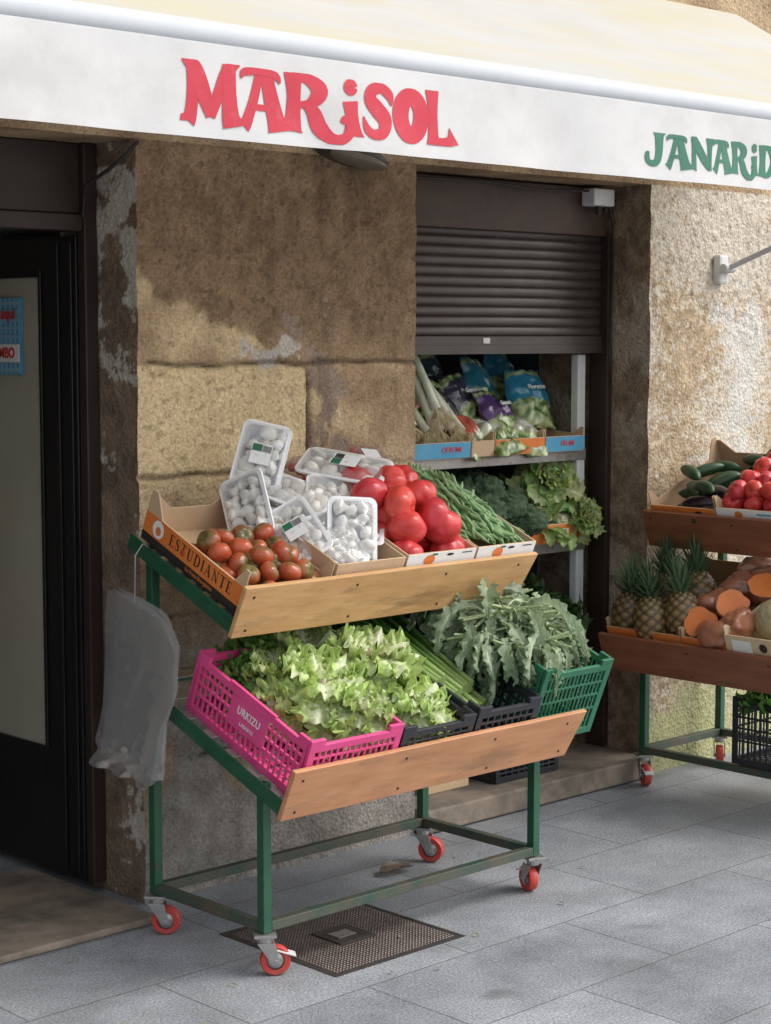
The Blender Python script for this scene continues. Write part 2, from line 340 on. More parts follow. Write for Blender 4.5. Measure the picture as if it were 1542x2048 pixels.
mb=MB(); mb.box(4.365,5.66,5.42,5.46,0,2.5); mb.box(5.63,5.66,5.01,5.41,0,2.5); mb.box(4.38,5.66,4.80,5.415,2.3,2.33)
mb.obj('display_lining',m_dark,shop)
mb=MB(); mb.box(4.392,5.615,4.40,5.415,.004,.085); mb.obj('window_threshold',m_thr,shop,bevel=.008)
mb=MB(); mb.box(2.02,3.16,4.27,4.95,.002,.024); mb.obj('door_threshold',m_thr,shop,bevel=.006)
mb=MB()
prof=[]; z=1.70
while z<2.08:
    for t,dy in ((0,0),(.08,-.003),(.3,-.006),(.6,-.006),(.86,-.003),(.94,0),(.97,.0015)):
        prof.append((z+t*.036,4.675+dy))
    z+=.036
mb.grid(lambda u,v:Vector((4.385+1.24*u,prof[min(int(round(v*(len(prof)-1))),len(prof)-1)][1],prof[min(int(round(v*(len(prof)-1))),len(prof)-1)][0])),1,len(prof)-1)
mb.box(4.385,5.625,4.655,4.69,1.636,1.668); mb.box(4.385,5.625,4.660,4.688,1.6685,1.6995)
mb.box(4.385,5.625,4.650,4.6545,1.636,1.642)
sh=mb.obj('roller_shutter',m_shut,shop,smooth=40)
mb=MB(); mb.box(4.93,4.965,4.6575,4.6595,1.674,1.694); mb.obj('lock_plate',m_winfr,sh)
mb=MB(); mb.box(4.386,5.60,4.64,4.72,2.082,2.262); mb.obj('shutter_box',m_rust,shop,bevel=.004)
mb=MB(); mb.box(5.598,5.627,4.63,4.72,.09,2.08); mb.obj('shutter_guide',[m_dbrown],shop,bevel=.003)
mb=MB(); mb.box(5.495,5.540,4.69,4.725,.6,1.63); mb.obj('window_frame',m_winfr,shop,bevel=.003)
for z in (1.245,.895,.47):
    mb=MB(); mb.box(4.39,5.54,4.70,5.37,z,z+.012); mb.box(4.39,5.54,4.684,4.6995,z-.022,z+.024); mb.obj('display_shelf',m_metal,shop,bevel=.002)
door=mk('shop_door',None,shop)
mb=MB(); mb.box(3.185,3.215,4.682,4.89,.03,2.0); mb.box(3.185,3.215,5.78,5.9,.03,2.0); mb.box(3.186,3.214,4.8905,5.78,.03,.42); mb.box(3.186,3.214,4.8905,5.78,1.88,2.0)
mb.box(3.178,3.1845,4.865,4.878,.42,1.9); mb.box(3.178,3.1845,4.77,4.785,.05,1.98); mb.box(3.178,3.1845,4.70,4.712,.05,1.98)
mb.obj('door_leaf',m_dblack,door,bevel=.003)
mb=MB(); mb.box(3.195,3.203,4.885,5.785,.415,1.885); mb.obj('glass_pane',m_glass,door)
mb=MB(); mb.box(3.187,3.193,4.985,5.30,1.58,1.82); po=mb.obj('poster',m_blue,door)
mb=MB()
for i in range(12): mb.box(3.1855,3.1865,4.99+i*.026,5.0+i*.026,1.582,1.818)
for i in range(9): mb.box(3.1842,3.1852,4.987,5.298,1.59+i*.026,1.60+i*.026)
mb.obj('check_pattern',mat('light_blue',(.25,.45,.6),rough=.5),po)
mb=MB(); mb.box(3.181,3.184,4.994,5.2,1.62,1.675); mb.obj('sign_plate',m_white,po)
text('BIMBO',.044,m_redprint,po,T((3.1795,5.077,1.647))@FACE_X,bold=.0014,sx=.95)
text('aqui',.050,m_redprint,po,T((3.1795,5.050,1.77))@FACE_X,bold=.001)
mb=MB(); mb.box(3.19,3.236,4.64,4.678,.03,2.27); mb.box(2.0,3.1895,4.645,4.73,2.01,2.06); mb.box(2.0,3.1895,4.66,4.72,2.061,2.268); mb.box(2.02,2.08,4.65,4.73,.03,2.009)
mb.obj('door_frame',m_dbrown,shop,bevel=.004)
mb=MB(); mb.box(3.95,4.28,4.9,7.3,0.01,.1)
for z in (.1,.5,.9,1.3,1.7,2.1): mb.box(3.75,4.28,4.85,7.3,z,z+.03)
for y in (4.85,5.6,6.4,7.28): mb.box(3.76,4.27,y,y+.02,.1,2.3)
mb.obj('shop_shelving',m_winfr,shop)
bm=[m_white,m_orange,m_blue,m_kraft,m_redprint,m_gplas]
pk=thing('grocery_packets','packets and cartons lined up on the pale shop shelves','groceries')
mb=MB()
for z in (.14,.54,.94,1.34,1.74):
    y=4.9
    while y<6.3:
        ww=R.uniform(.06,.14); mb.m=R.choice([0,0,3,3,1,2,4,5]); mb.box(3.8,3.95,y,y+ww-.01,z,z+R.uniform(.12,.28)); y+=ww
po2=mb.obj('packet',bm,pk); po2['kind']='stuff'

# ---------------- lamp, box, cables
lamp=thing('wall_lamp','small oval wall floodlight tucked under the awning','lamp',T((4.05,WY-.04,2.262)))
mb=MB(); mb.ball((0,-.04,-.012),(.12,.045,.020),28,12); mb.obj('lamp_glass',m_lamp,lamp,smooth=True,M=RX(-6)@RY(10))
mb=MB(); mb.ball((0,.0,.012),(.15,.07,.030),28,12); mb.box(-.03,.03,0,.05,.02,.07); mb.obj('lamp_housing',m_lampb,lamp,smooth=True,M=RX(-6)@RY(10))
jb=thing('junction_box','small white electrical junction box on the wall','junction box',T((5.50,4.60,2.22)))
mb=MB(); mb.box(-.06,.06,-.03,.035,-.03,.035); mb.obj('box_lid',m_winfr,jb,bevel=.006)
mb=MB(); mb.tube([(.0,0,-.03),(.0,0,-.06)],.012,8); mb.tube([(.04,0,-.03),(.04,0,-.05)],.008,8); mb.obj('cable_gland',m_cable,jb)
mb=MB(); mb.tube([(3.23,4.42,2.26),(3.2,4.44,2.22),(3.18,4.5,2.18),(3.17,4.6,2.14),(3.18,4.63,2.05)],.006,6)
c=mb.obj('electric_cable',m_cable,smooth=True); meta(c,'thin dark cable drooping at the doorway corner','cable')
mb=MB(); mb.tube([(5.44,4.6,2.245),(5.2,4.6,2.235),(4.9,4.62,2.25),(4.4,4.62,2.245)],.004,6); mb.tube([(5.56,4.6,2.2),(5.585,4.6,2.12),(5.59,4.6,2.0),(5.585,4.61,1.6)],.006,6)
c=mb.obj('electric_cable',m_cable,smooth=True); meta(c,'thin dark cable running along the shutter box','cable')

# ---------------- awning
AX0,AX1=.9,6.12; AY=3.30
awn=thing('awning','white canvas shop awning with lettered valance','awning')
def wav(x,z):
    k=(2.345-z)/.2
    return .007*k*math.sin(x*5.1+1)+.004*k*math.sin(x*13.7)+.006*k*noise.noise(Vector((x*7,z*7,0)))
mb=MB()
mb.grid(lambda u,v:Vector((lerp(AX0,AX1,u),lerp(3.335,WY-.02,v),lerp(2.385,2.955,v)-.03*math.sin(math.pi*v)+(.004*math.sin(u*60+3*v)+.014*noise.noise(Vector((u*9,v*2,0))))*math.sin(math.pi*v))),120,16)
mb.obj('awning_cloth',m_awn,awn,smooth=True)
mb=MB()
mb.grid(lambda u,v:Vector((lerp(AX0,AX1,u),AY+wav(lerp(AX0,AX1,u),lerp(2.345,2.14,v)),lerp(2.345,2.14,v))),300,10)
mb.grid(lambda u,v:Vector((lerp(AX0,AX1,u),AY-.0010+wav(lerp(AX0,AX1,u),lerp(2.158,2.14,v)),lerp(2.158,2.1385,v))),300,1)
mb.obj('valance',m_val,awn,smooth=True)
mb=MB(); mb.tube([(AX0,AY+.030,2.366),(AX1,AY+.030,2.366)],.033,28); mb.tube([(AX0,AY+.010,2.342),(AX1,AY+.010,2.342)],.008,12); mb.obj('front_bar',m_bar,awn,smooth=True)
mb=MB(); mb.tube([(AX0,WY-.05,2.905),(AX1,WY-.05,2.905)],.025,16); mb.obj('roller_tube',m_bar,awn,smooth=True)
for x in (6.05,1.1):
    mb=MB(); mb.tube([(x,4.40,1.965),(x,3.36,2.335)],.011,10); mb.tube([(x-.03,4.40,1.965),(x+.03,4.40,1.965)],.018,12)
    a=mb.obj('awning_arm',m_bar,awn,smooth=True)
    mb=MB(); mb.box(x-.03,x+.03,4.415,4.452,1.905,2.02); mb.obj('arm_bracket',m_winfr,a,bevel=.01)
def crom(P,n=8):
    out=[]; k=len(P)
    for i in range(k-1):
        p0,p1,p2,p3=P[max(i-1,0)],P[i],P[i+1],P[min(i+2,k-1)]
        for j in range(n):
            t=j/n; out.append(tuple(.5*((2*p1[d])+(-p0[d]+p2[d])*t+(2*p0[d]-5*p1[d]+4*p2[d]-p3[d])*t*t+(-p0[d]+3*p1[d]-3*p2[d]+p3[d])*t**3) for d in range(3)))
    out.append(P[-1]); return out
ring=[(.4+.25*math.cos(a),.48+.35*math.sin(a),.29+.06*abs(math.cos(a))) for a in [i*math.pi/14 for i in range(29)]]
GL={
'M':(1.15,[[(.11,0,.30),(.17,.12,.22),(.21,.5,.2),(.2,1,.2)],[(.0,1.0,.03),(.08,.97,.12),(.22,.88,.28),(.40,.5,.27),(.55,.10,.16)],[(1.1,1.0,.03),(1.02,.97,.1),(.88,.88,.24),(.70,.5,.2),(.55,.10,.16)],[(.98,-.0,.38),(.93,.14,.30),(.90,.5,.25),(.89,1,.24)]]),
'A':(1.0,[[(.10,0,.26),(.17,.1,.2),(.31,.5,.17),(.42,.95,.15)],[(.83,0,.44),(.77,.16,.34),(.65,.55,.28),(.54,.97,.22)],[(.24,.34,.10),(.7,.34,.10)],[(.05,.80,.03),(.09,.90,.12),(.24,.935,.12),(.45,.94,.11),(.66,.93,.12),(.78,.88,.12),(.84,.78,.03)]]),
'R':(1.12,[[(.17,0,.38),(.18,.12,.30),(.19,.6,.24),(.16,1,.32)],[(.1,.93,.13),(.42,.93,.17),(.68,.74,.30),(.50,.5,.17),(.24,.48,.08)],[(.42,.48,.12),(.58,.34,.25),(.70,.1,.28),(.92,-.07,.20),(1.12,-.07,.17),(1.27,.06,.15),(1.27,.22,.15),(1.18,.29,.13),(1.12,.22,.08)]]),
'i':(.44,[[(.23,0,.46),(.23,.1,.34),(.22,.35,.26),(.19,.62,.32)],[(.2+.07*math.cos(a),.87+.06*math.sin(a),.16) for a in [i*math.pi/6 for i in range(13)]]]),
'S':(.74,[[(.68,.62,.03),(.64,.80,.18),(.46,.92,.18),(.26,.86,.22),(.22,.69,.26),(.36,.53,.30),(.52,.35,.29),(.47,.13,.22),(.27,.07,.17),(.12,.16,.15),(.05,.38,.03)]]),
'O':(.8,[ring]),
'L':(.88,[[(.22,0.0,.36),(.22,.16,.28),(.21,.6,.25),(.18,1,.36)],[(.2,.07,.14),(.5,.07,.14),(.68,.1,.2),(.80,.19,.38)]]),
'J':(.75,[[(.5,1,.46),(.5,.86,.3),(.5,.4,.24),(.42,.13,.22),(.22,.07,.17),(.07,.16,.17),(.06,.34,.16),(.14,.38,.05)]]),
'N':(1.0,[[(.1,0,.3),(.15,.2,.18),(.15,1,.18)],[(.03,1,.1),(.12,.96,.24),(.34,.68,.28),(.62,.3,.27),(.84,.04,.16)],[(.82,0,.14),(.84,.7,.18),(.86,1,.34)]]),
'D':(.9,[[(.16,0,.32),(.17,.5,.24),(.15,1,.32)],[(.1,.92,.14),(.45,.92,.18),(.7,.5,.30),(.45,.08,.18),(.1,.08,.14)]]),
}
def ser(x,y,w=.3): return [(x-w/2,y,.055),(x+w/2,y,.055)]
SL={
'E':(.72,[[(.2,0,.17),(.2,1,.17)],[(.04,.97,.06),(.62,.97,.06)],[(.04,.03,.06),(.66,.03,.06)],[(.2,.52,.06),(.48,.52,.06)],[(.60,1,.06),(.62,.78,.03)],[(.64,0,.06),(.68,.26,.03)],[(.48,.62,.04),(.48,.42,.04)]]),
'S':(.62,[[(.52,.70,.04),(.50,.86,.06),(.34,.96,.08),(.15,.88,.13),(.13,.70,.16),(.30,.54,.19),(.47,.38,.18),(.48,.16,.14),(.30,.04,.08),(.12,.10,.07),(.07,.32,.04)]]),
'T':(.80,[[(.4,0,.17),(.4,1,.17)],[(.06,.97,.06),(.74,.97,.06)],[(.07,1,.06),(.04,.74,.03)],[(.73,1,.06),(.76,.74,.03)],ser(.4,.03,.36)]),
'U':(.86,[[(.2,1,.17),(.2,.4,.17),(.26,.12,.14),(.44,.04,.09),(.62,.12,.07),(.68,.4,.06),(.68,1,.06)],ser(.2,.97,.36),ser(.68,.97,.26)]),
'D':(.88,[[(.2,0,.17),(.2,1,.17)],[(.04,.97,.06),(.40,.97,.07),(.68,.8,.14),(.74,.5,.18),(.68,.2,.14),(.40,.03,.07),(.04,.03,.06)]]),
'I':(.40,[[(.2,0,.17),(.2,1,.17)],ser(.2,.97,.34),ser(.2,.03,.34)]),
'A':(.88,[[(.12,0,.06),(.42,1,.06)],[(.72,0,.18),(.44,1,.15)],[(.22,.36,.06),(.62,.36,.06)],ser(.12,.03,.26),ser(.72,.03,.32)]),
'N':(.90,[[(.18,0,.06),(.18,1,.06)],[(.14,1,.16),(.72,0,.18)],[(.72,0,.06),(.72,1,.06)],ser(.18,.03,.28),ser(.12,.97,.22),ser(.72,.97,.28)]),
}
def ribbon(mb,S,fn,wk=1.0,clo=-.17,closed=False,smooth=True):
    P=crom(S) if (smooth and len(S)>2 and not closed) else S
    L_=[];R_=[]
    for i,p in enumerate(P):
        a=P[max(i-1,0)];b=P[min(i+1,len(P)-1)]
        if closed and i in(0,len(P)-1): a=P[-2];b=P[1]
        dx,dy=b[0]-a[0],b[1]-a[1]; l=math.hypot(dx,dy) or 1; nx,ny=-dy/l,dx/l
        for LL,sg in ((L_,1),(R_,-1)):
            wd_=p[2]*wk*.5*sg; gx=p[0]+nx*wd_; gy=max(clo,min(1.01,p[1]+ny*wd_))
            if abs(dy)>abs(dx)*1.5 and p[1] in(0,1): gy=p[1]
            LL.append(fn(gx,gy))
    n=len(P); mb.add(L_+R_,[(i,i+1,n+i+1,n+i) for i in range(n-1)])
def word(spec,z0,h,m):
    mb=MB()
    for ch,x0,x1 in spec:
        wd,strokes=GL[ch]
        for si,S in enumerate(strokes):
            def fn(gx,gy):
                X=x0+(x1-x0)*gx/wd; Z=z0+h*gy
                return Vector((X,AY-.0016-.0002*si+wav(X,Z),Z))
            ribbon(mb,S,fn,1.08,closed=(ch=='O'))
    return mb.obj('valance_lettering',m,awn)
word([('M',2.53,2.70),('A',2.69,2.835),('R',2.825,3.0),('i',3.0,3.062),('S',3.06,3.168),('O',3.168,3.285),('L',3.28,3.388)],2.172,.132,m_lred)
word([('J',4.146,4.235),('A',4.235,4.345),('N',4.345,4.45),('A',4.445,4.54),('R',4.54,4.645),('i',4.64,4.68),('D',4.685,4.79)],2.176,.092,m_lgreen)

# ---------------- stand
TA_U=23.0; TA_L=21.5
def build_stand(M,label,mu,ml):
    st=thing('produce_stand',label,'market stand',M,'wheeled produce stands')
    t=.014
    for (x,y,zt) in ((0,0,.525),(1.07,0,.525),(0,.48,1.085),(1.07,.48,1.085)):
        mb=MB(); mb.box(x-t,x+t,y-t,y+t,.118,zt); mb.obj('leg',m_green,st,bevel=.002)
    for b in ((.0145,1.0555,-.0135,.0135),(.0145,1.0555,.4665,.4935),(-.0135,.0135,.0145,.4655),(1.0565,1.0835,.0145,.4655)):
        mb=MB(); mb.box(*b,.120,.147); mb.obj('base_rail',m_rail,st,bevel=.002)
    for nm,org,ang,L,m,h in (('upper',(-.035,.08,.945),TA_U,.50,mu,.115),('lower',(-.06,-.145,.50),TA_L,.70,ml,.11)):
        F=T(org)@RX(ang)
        mb=MB(); mb.box(0,.024,0,L,-.034,-.004); mb.box(1.095,1.119,0,L,-.034,-.004); mb.box(.0245,1.0945,L-.03,L-.004,-.033,-.005); mb.box(.0245,1.0945,.004,.03,-.033,-.005)
        mb.box(.0,.003,.001,L-.001,-.0039,.012)
        mb.obj('tray_frame',m_green,st,M=F,bevel=.002)
        mb=MB()
        for k in range(7): mb.box(.006,1.113,.035+k*(L-.09)/6,.075+k*(L-.09)/6,-.0035,-.0005)
        mb.obj('tray_slat',m_metal,st,M=F)
        mb=MB()
        mb.prism([(-.012,-.036),(.3,-.0375),(.7,-.036),(1.098,-.037),(1.138,h),(.6,h+.001),(.3,h-.001),(-.004,h)],4,lambda a,b,q:Vector((a,-.02+.016*q,b)))
        bo=mb.obj('front_board',m,st,M=F,bevel=.0025)
        mb=MB()
        for sx in (.03,.4,.75,1.06):
            for sz in (-.015,h-.03): mb.tube([(sx,-.0202,sz),(sx,-.0215,sz)],.004,8)
        mb.obj('screw',m_cable,bo)
    for i,(x,y,a,br) in enumerate(((0,0,-35,1),(1.07,0,70,1),(0,.48,-50,0),(1.07,.48,-60,0))):
        ca=mk('caster',None,st,T((x,y,0))@RZ(a))
        mb=MB(); mb.box(-.03,.03,-.03,.03,.108,.116); mb.tube([(0,0,.109),(0,0,.09)],.02,12)
        for s in (-1,1):
            mb.prism([(-.022,.092),(.026,.092),(.04,.036),(.02,.03),(-.0,.06)],5,lambda p,q,k:Vector((p,s*(.0195+.0025*k),q)))
        mb.tube([(.028,-.024,.041),(.028,.024,.041)],.006,8)
        mb.obj('fork',m_metal,ca,bevel=.001)
        def ringp(rr,yy,nn,m,nm):
            wh=MB(); wh.grid(lambda u,v:Vector((.028+rr[int(round(v*5))]*math.cos(2*math.pi*u),yy[int(round(v*5))],.0415+rr[int(round(v*5))]*math.sin(2*math.pi*u))),nn,5,closeu=True)
            wh.obj(nm,m,ca,smooth=45)
        ringp([.024,.038,.041,.041,.038,.024],[-.014,-.014,-.010,.010,.014,.014],32,m_redw,'tyre')
        ringp([.001,.012,.0245,.0245,.012,.001],[-.016,-.016,-.009,.009,.016,.016],24,m_metal,'hub')
        if br:
            mb=MB(); mb.box(.03,.085,-.018,.018,.068,.073,T((.03,0,.07))@RY(18)@T((-.03,0,-.07))); mb.obj('brake_lever',m_winfr,ca,bevel=.002)
    return st
S1=T((3.10,3.72,0)); S2=T((5.52,4.365,0))@RZ(-90)
build_stand(S1,'green wheeled two-tier stand with plywood front boards beside stone pillar',m_ply,m_ply2)
build_stand(S2,'green wheeled two-tier stand with dark boards against roughcast wall',m_ply3,m_ply3)
U1=S1@T((-.015,.08,.945))@RX(TA_U); L1=S1@T((-.04,-.145,.50))@RX(TA_L)
U2=S2@T((-.015,.08,.945))@RX(TA_U); L2=S2@T((-.04,-.145,.50))@RX(TA_L)

# ---------------- boxes & crates
def carton(label,M,W,L,H,mb_body=m_kraft,front=None,side=None,hb=None,group='open fruit boxes',tab=.035,name='fruit_box'):
    b=thing(name,label,'box',M,group); hb=hb or H; k=.005
    mb=MB(); mb.box(k,W-k,k,L-k,0.001,.005); mb.box(0,W,0,k,.0,H); mb.box(0,W,L-k,L,.0,hb); mb.box(0,k,k,L-k,0,H); mb.box(W-k,W,k,L-k,0,H)
    if tab:
        for x0,x1 in ((.0004,k-.0004),(W-k+.0004,W-.0004)):
            mb.prism([(k,H),(.055,H),(.02,H+tab),(k,H+tab)],4,lambda a,c,q:Vector((lerp(x0,x1,q),a,c)))
            mb.prism([(L-k,H),(L-.075,H),(L-.03,H+tab*1.3),(L-k,H+tab*1.3)],4,lambda a,c,q:Vector((lerp(x0,x1,q),a,c)))
        for y0,y1,hh in ((L-k+.0004,L-.0004,hb),):
            mb.prism([(0,hh),(.08,hh),(.02,hh+tab),(0,hh+tab)],4,lambda a,c,q:Vector((a,lerp(y0,y1,q),c)))
            mb.prism([(W,hh),(W-.08,hh),(W-.02,hh+tab),(W,hh+tab)],4,lambda a,c,q:Vector((a,lerp(y0,y1,q),c)))
    mb.obj('box_body',mb_body,b,bevel=.001)
    if front:
        m,z0,z1=front; q=MB(); q.box(.002,W-.002,-.0016,-.0002,z0,z1); q.obj('printed_front',m,b)
    if side:
        m,z0,z1=side; q=MB(); q.box(-.0016,-.0002,.002,L-.002,z0,z1); q.obj('printed_side',m,b)
    return b
def disc(mb,c,r,ax,n=20,sq=1):
    c=Vector(c); vs=[]
    for i in range(n):
        a=2*math.pi*i/n
        vs.append(c+ (Vector((r*math.cos(a),0,r*sq*math.sin(a))) if ax=='y' else Vector((0,-r*math.cos(a),r*sq*math.sin(a)))))
    mb.add(vs,[tuple(range(n))])
def pcrate(label,M,W,L,H,m,words=None,nr=14,group='plastic produce crates'):
    b=thing('plastic_crate',label,'crate',M,group); mb=MB()
    def wall(n,Lw,fn,panel):
        def bx(a0,a1,z0,z1,t): fn(mb,a0,a1,z0,z1,t)
        bx(0,Lw,H-.020,H,.012); bx(0,Lw,0,.022,.0115)
        bx(0.022,Lw-.022,H*.36,H*.36+.007,.0068); bx(0.022,Lw-.022,H*.56,H*.56+.007,.0068); bx(.022,Lw-.022,H*.74,H*.74+.007,.0068)
        c=Lw/2
        for i in range(n+1):
            a=.02+(Lw-.04)*i/n
            bx(a-.0035,a+.0035,.0221,H-.0201,.0045)
        bx(.0,.0219,.0222,H-.0202,.0095); bx(Lw-.0219,Lw,.0222,H-.0202,.0095)
        if panel: bx(c-.075,c+.075,H*.34,H-.0203,.0100)
        bx(0,.05,H+.0002,H+.016,.011); bx(Lw-.05,Lw,H+.0002,H+.016,.011)
        if panel:bx(c-.10,c+.10,H+.0002,H+.006,.0105)
    def fY(y,sg):
        def f(mb,a0,a1,z0,z1,t):
            p=y-sg*t*.15; q=y+sg*t*.85; mb.box(a0,a1,min(p,q),max(p,q),z0,z1)
        return f
    def fX(x,sg):
        def f(mb,a0,a1,z0,z1,t):
            p=x-sg*t*.15; q=x+sg*t*.85; mb.box(min(p,q),max(p,q),a0+.0123*(a0<.01),a1-.0123*(a1>L-.01),z0,z1)
        return f
    wall(int(nr*W/.5),W,fY(0,1),False); wall(int(nr*W/.5),W,fY(L,-1),False)
    wall(int(nr*L/.5),L,fX(0,1),bool(words)); wall(int(nr*L/.5),L,fX(W,-1),bool(words))
    for i in range(int(L/.03)-1): mb.box(.014,W-.014,.014+i*.03,.028+i*.03,.002,.006)
    for i in range(int(W/.03)-1): mb.box(.014+i*.03,.022+i*.03,.014,L-.014,.0062,.009)
    mb.obj('crate_body',m,b,bevel=.001)
    if words:
        text(words[0],.031,m_white,b,T((-.0030,L/2-.005,H*.68))@FACE_X,bold=.0004,sx=.84,sp=1.08)
        text(words[1],.015,m_white,b,T((-.0030,L/2-.005,H*.48))@FACE_X,sx=.9,sp=1.1)
    return b

# ---------------- produce meshes
def strap(mb,base,d,L,W,droop,ruf,c0,c1,rib,nseg=10,nw=3,twist=0,cup=.25,fr=26,ph=0,prof=None,ribw=.18,wob=0,rr=None,jag=.1):
    p=Vector(base); d=Vector(d).normalized(); up=Vector((0,0,1))
    side=d.cross(up)
    if side.length<.15: side=d.cross(Vector((math.cos(ph),math.sin(ph),.2)))
    side.normalize(); side=Matrix.Rotation(twist,3,d)@side
    vs=[];cc=[]
    for i in range(nseg+1):
        t=i/nseg; w=W*(prof(t) if prof else math.sin(math.pi*min(1,.08+.9*t))**.7)
        nr=side.cross(d)
        for j in range(-nw,nw+1):
            u=j/nw; au=abs(u)
            r=ruf*au**1.6*(math.sin(t*fr+ph+(1.7 if u>0 else 0))+.5*math.sin(t*fr*2.3+ph*2+u*3))*(.2+.9*t)
            r+=ruf*.8*t**3*math.sin(u*9+ph*3)
            jg=1+jag*math.sin(t*fr*1.7+ph+j*2.3)*au
            along=jag*.35*W*t**4*math.sin(u*11+ph*2)
            vs.append(p+side*(w*.5*u*jg)+nr*(cup*w*au**1.5+r)+d*along)
            c=lc(c0,c1,t*.7+au*.6-.15)
            if au<ribw: c=lc(rib,c,t*.5)
            k=1+.12*math.sin(t*19+j*2.1+ph*3); cc.append(tuple(x*k for x in c))
        p=p+d*(L/nseg); d=(d+Vector((0,0,-droop/nseg))).normalized()
        if wob: d=(d+Vector((rr.gauss(0,wob),rr.gauss(0,wob),rr.gauss(0,wob*.6)))).normalized(); side=Matrix.Rotation(rr.gauss(0,wob*1.5),3,d)@side
        side=(side-d*side.dot(d)).normalized()
    n=2*nw+1
    mb.add(vs,[(i*n+j,i*n+j+1,(i+1)*n+j+1,(i+1)*n+j) for i in range(nseg) for j in range(n-1)],cc)
def lettuce(seed,c0=(.80,.83,.56),c1=(.48,.63,.19),rib=(.88,.88,.74),n=34,sz=1,ruf=.018):
    r=random.Random(seed); mb=MB(); pf=lambda t:(.14+1.05*t**1.0)*(1 if t<.9 else 1-2.2*(t-.9))
    for k in range(n):
        q=k/n; el=lerp(58,-25,q)+r.uniform(-10,10); az=k*2.39996+r.uniform(-.3,.3)
        d=(math.cos(az)*math.cos(rad(el)),math.sin(az)*math.cos(rad(el)),math.sin(rad(el)))
        L=lerp(.085,.165,q**.7)*r.uniform(.88,1.1)*sz; v=r.uniform(.85,1.15)
        strap(mb,(d[0]*.012,d[1]*.012,.03*(1-q)),d,L,L*r.uniform(.80,1.1),lerp(1.1,1.6,q)*r.uniform(.6,1.3),ruf*sz,c0,tuple(x*v for x in c1),rib,nseg=24,nw=8,cup=r.uniform(-.12,.12),fr=r.uniform(26,40),ph=r.uniform(0,6),twist=r.uniform(-.25,.25),prof=pf,ribw=.13,jag=.14)
    mb.tube([(0,0,.0),(0,0,.045),(0,0,.05)],[.018,.016,.010],10,cols=[(.7,.66,.5),(.72,.62,.5),(.6,.42,.32)])
    return mb.mesh('lettuce_head',m_leaf,80)
def rosette(seed,c0,c1,rib,n=44,ruf=.010):
    r=random.Random(seed); mb=MB(); pf=lambda t:(.28+.9*t**.8)*(1 if t<.88 else 1-2.2*(t-.88))
    for k in range(n):
        q=k/n; el=lerp(8,86,q**.9)+r.uniform(-8,8); az=k*2.39996+r.uniform(-.3,.3)
        d=(math.cos(az)*math.cos(rad(el)),math.sin(az)*math.cos(rad(el)),math.sin(rad(el)))
        L=lerp(.16,.085,q)*r.uniform(.85,1.1)
        strap(mb,(d[0]*.012,d[1]*.012,0),d,L,L*r.uniform(.6,.85),lerp(.9,.1,q)*(r.uniform(.5,1.3)),ruf,c0,tuple(x*r.uniform(.8,1.2) for x in c1),rib,nseg=14,nw=4,cup=.15+.2*q,fr=r.uniform(20,32),ph=r.uniform(0,6),twist=r.uniform(-.25,.25),prof=pf,jag=.12,ribw=.12)
    return mb.mesh('lettuce_head',m_leaf,80)
LET=[lettuce(i) for i in range(4)]
LETD=rosette(9,(.36,.48,.16),(.17,.35,.06),(.55,.65,.35),ruf=.014)
LETW=rosette(12,(.66,.70,.40),(.34,.45,.14),(.82,.84,.62))
LETB=rosette(14,(.12,.2,.07),(.05,.12,.03),(.25,.35,.15))
def simple(name,me,M,label,cat,group=None):
    o=mk(name,me,None,M); return meta(o,label,cat,group)
def tomato(seed,dark=False,ribs=5):
    r=random.Random(seed); ph0=r.uniform(0,6); amp=.040 if not dark else .025
    def fn(d,ph,th):
        k=1+amp*math.cos(ribs*ph+ph0+.5*math.sin(ph))*math.sin(th)**.8*(.35+.65*math.cos(th/2))
        k-= .22*math.exp(-(th/.34)**2); k-=.06*math.exp(-((math.pi-th)/.3)**2)
        return k+.03*noise.noise(d*1.2+Vector((seed,0,0)))
    def cf(u,v,p):
        if dark:
            return lc((.13,.11,.035),lc((.46,.07,.03),(.52,.17,.06),r.random()*.3+.3*noise.noise(p*30)),sst(.92,.35,v+.12*noise.noise(p*40+Vector((seed,1,1)))))
        return lc((.54,.035,.035),(.66,.065,.06),.5+noise.noise(p*2))
    mb=MB(); mb.ball((0,0,0),(1,1,.84),44,24,fn,cf)
    me=mb.mesh('tomato_body',m_shiny,80)
    mb=MB()
    for i in range(5):
        a=i*1.257+r.random()*.4; strap(mb,(0,0,.62),(math.cos(a),math.sin(a),.35),.42,.13,.9,.02,(.08,.16,.03),(.06,.14,.03),(.1,.2,.04),nseg=4,nw=1)
    mb.tube([(0,0,.58),(.03,0,.78)],[.06,.045],6,cols=[(.08,.16,.03)]*2)
    return me,mb.mesh('calyx',m_leaf,60)
TD=[tomato(i,True,6) for i in range(3)]; TR=[tomato(20+i,False,5+i) for i in range(4)]
def put_tomato(V,M,r,label,grp,cal=.8,tilt=75):
    me,ca=R.choice(V); t=thing('tomato',label,'tomato',M@Matrix.Rotation(R.uniform(0,6.28),4,'Z')@RX(R.uniform(-tilt,tilt))@RY(R.uniform(-tilt,tilt)),grp)
    mk('tomato_body',me,t,SC(r))
    if R.random()<cal: mk('calyx',ca,t,SC(r))
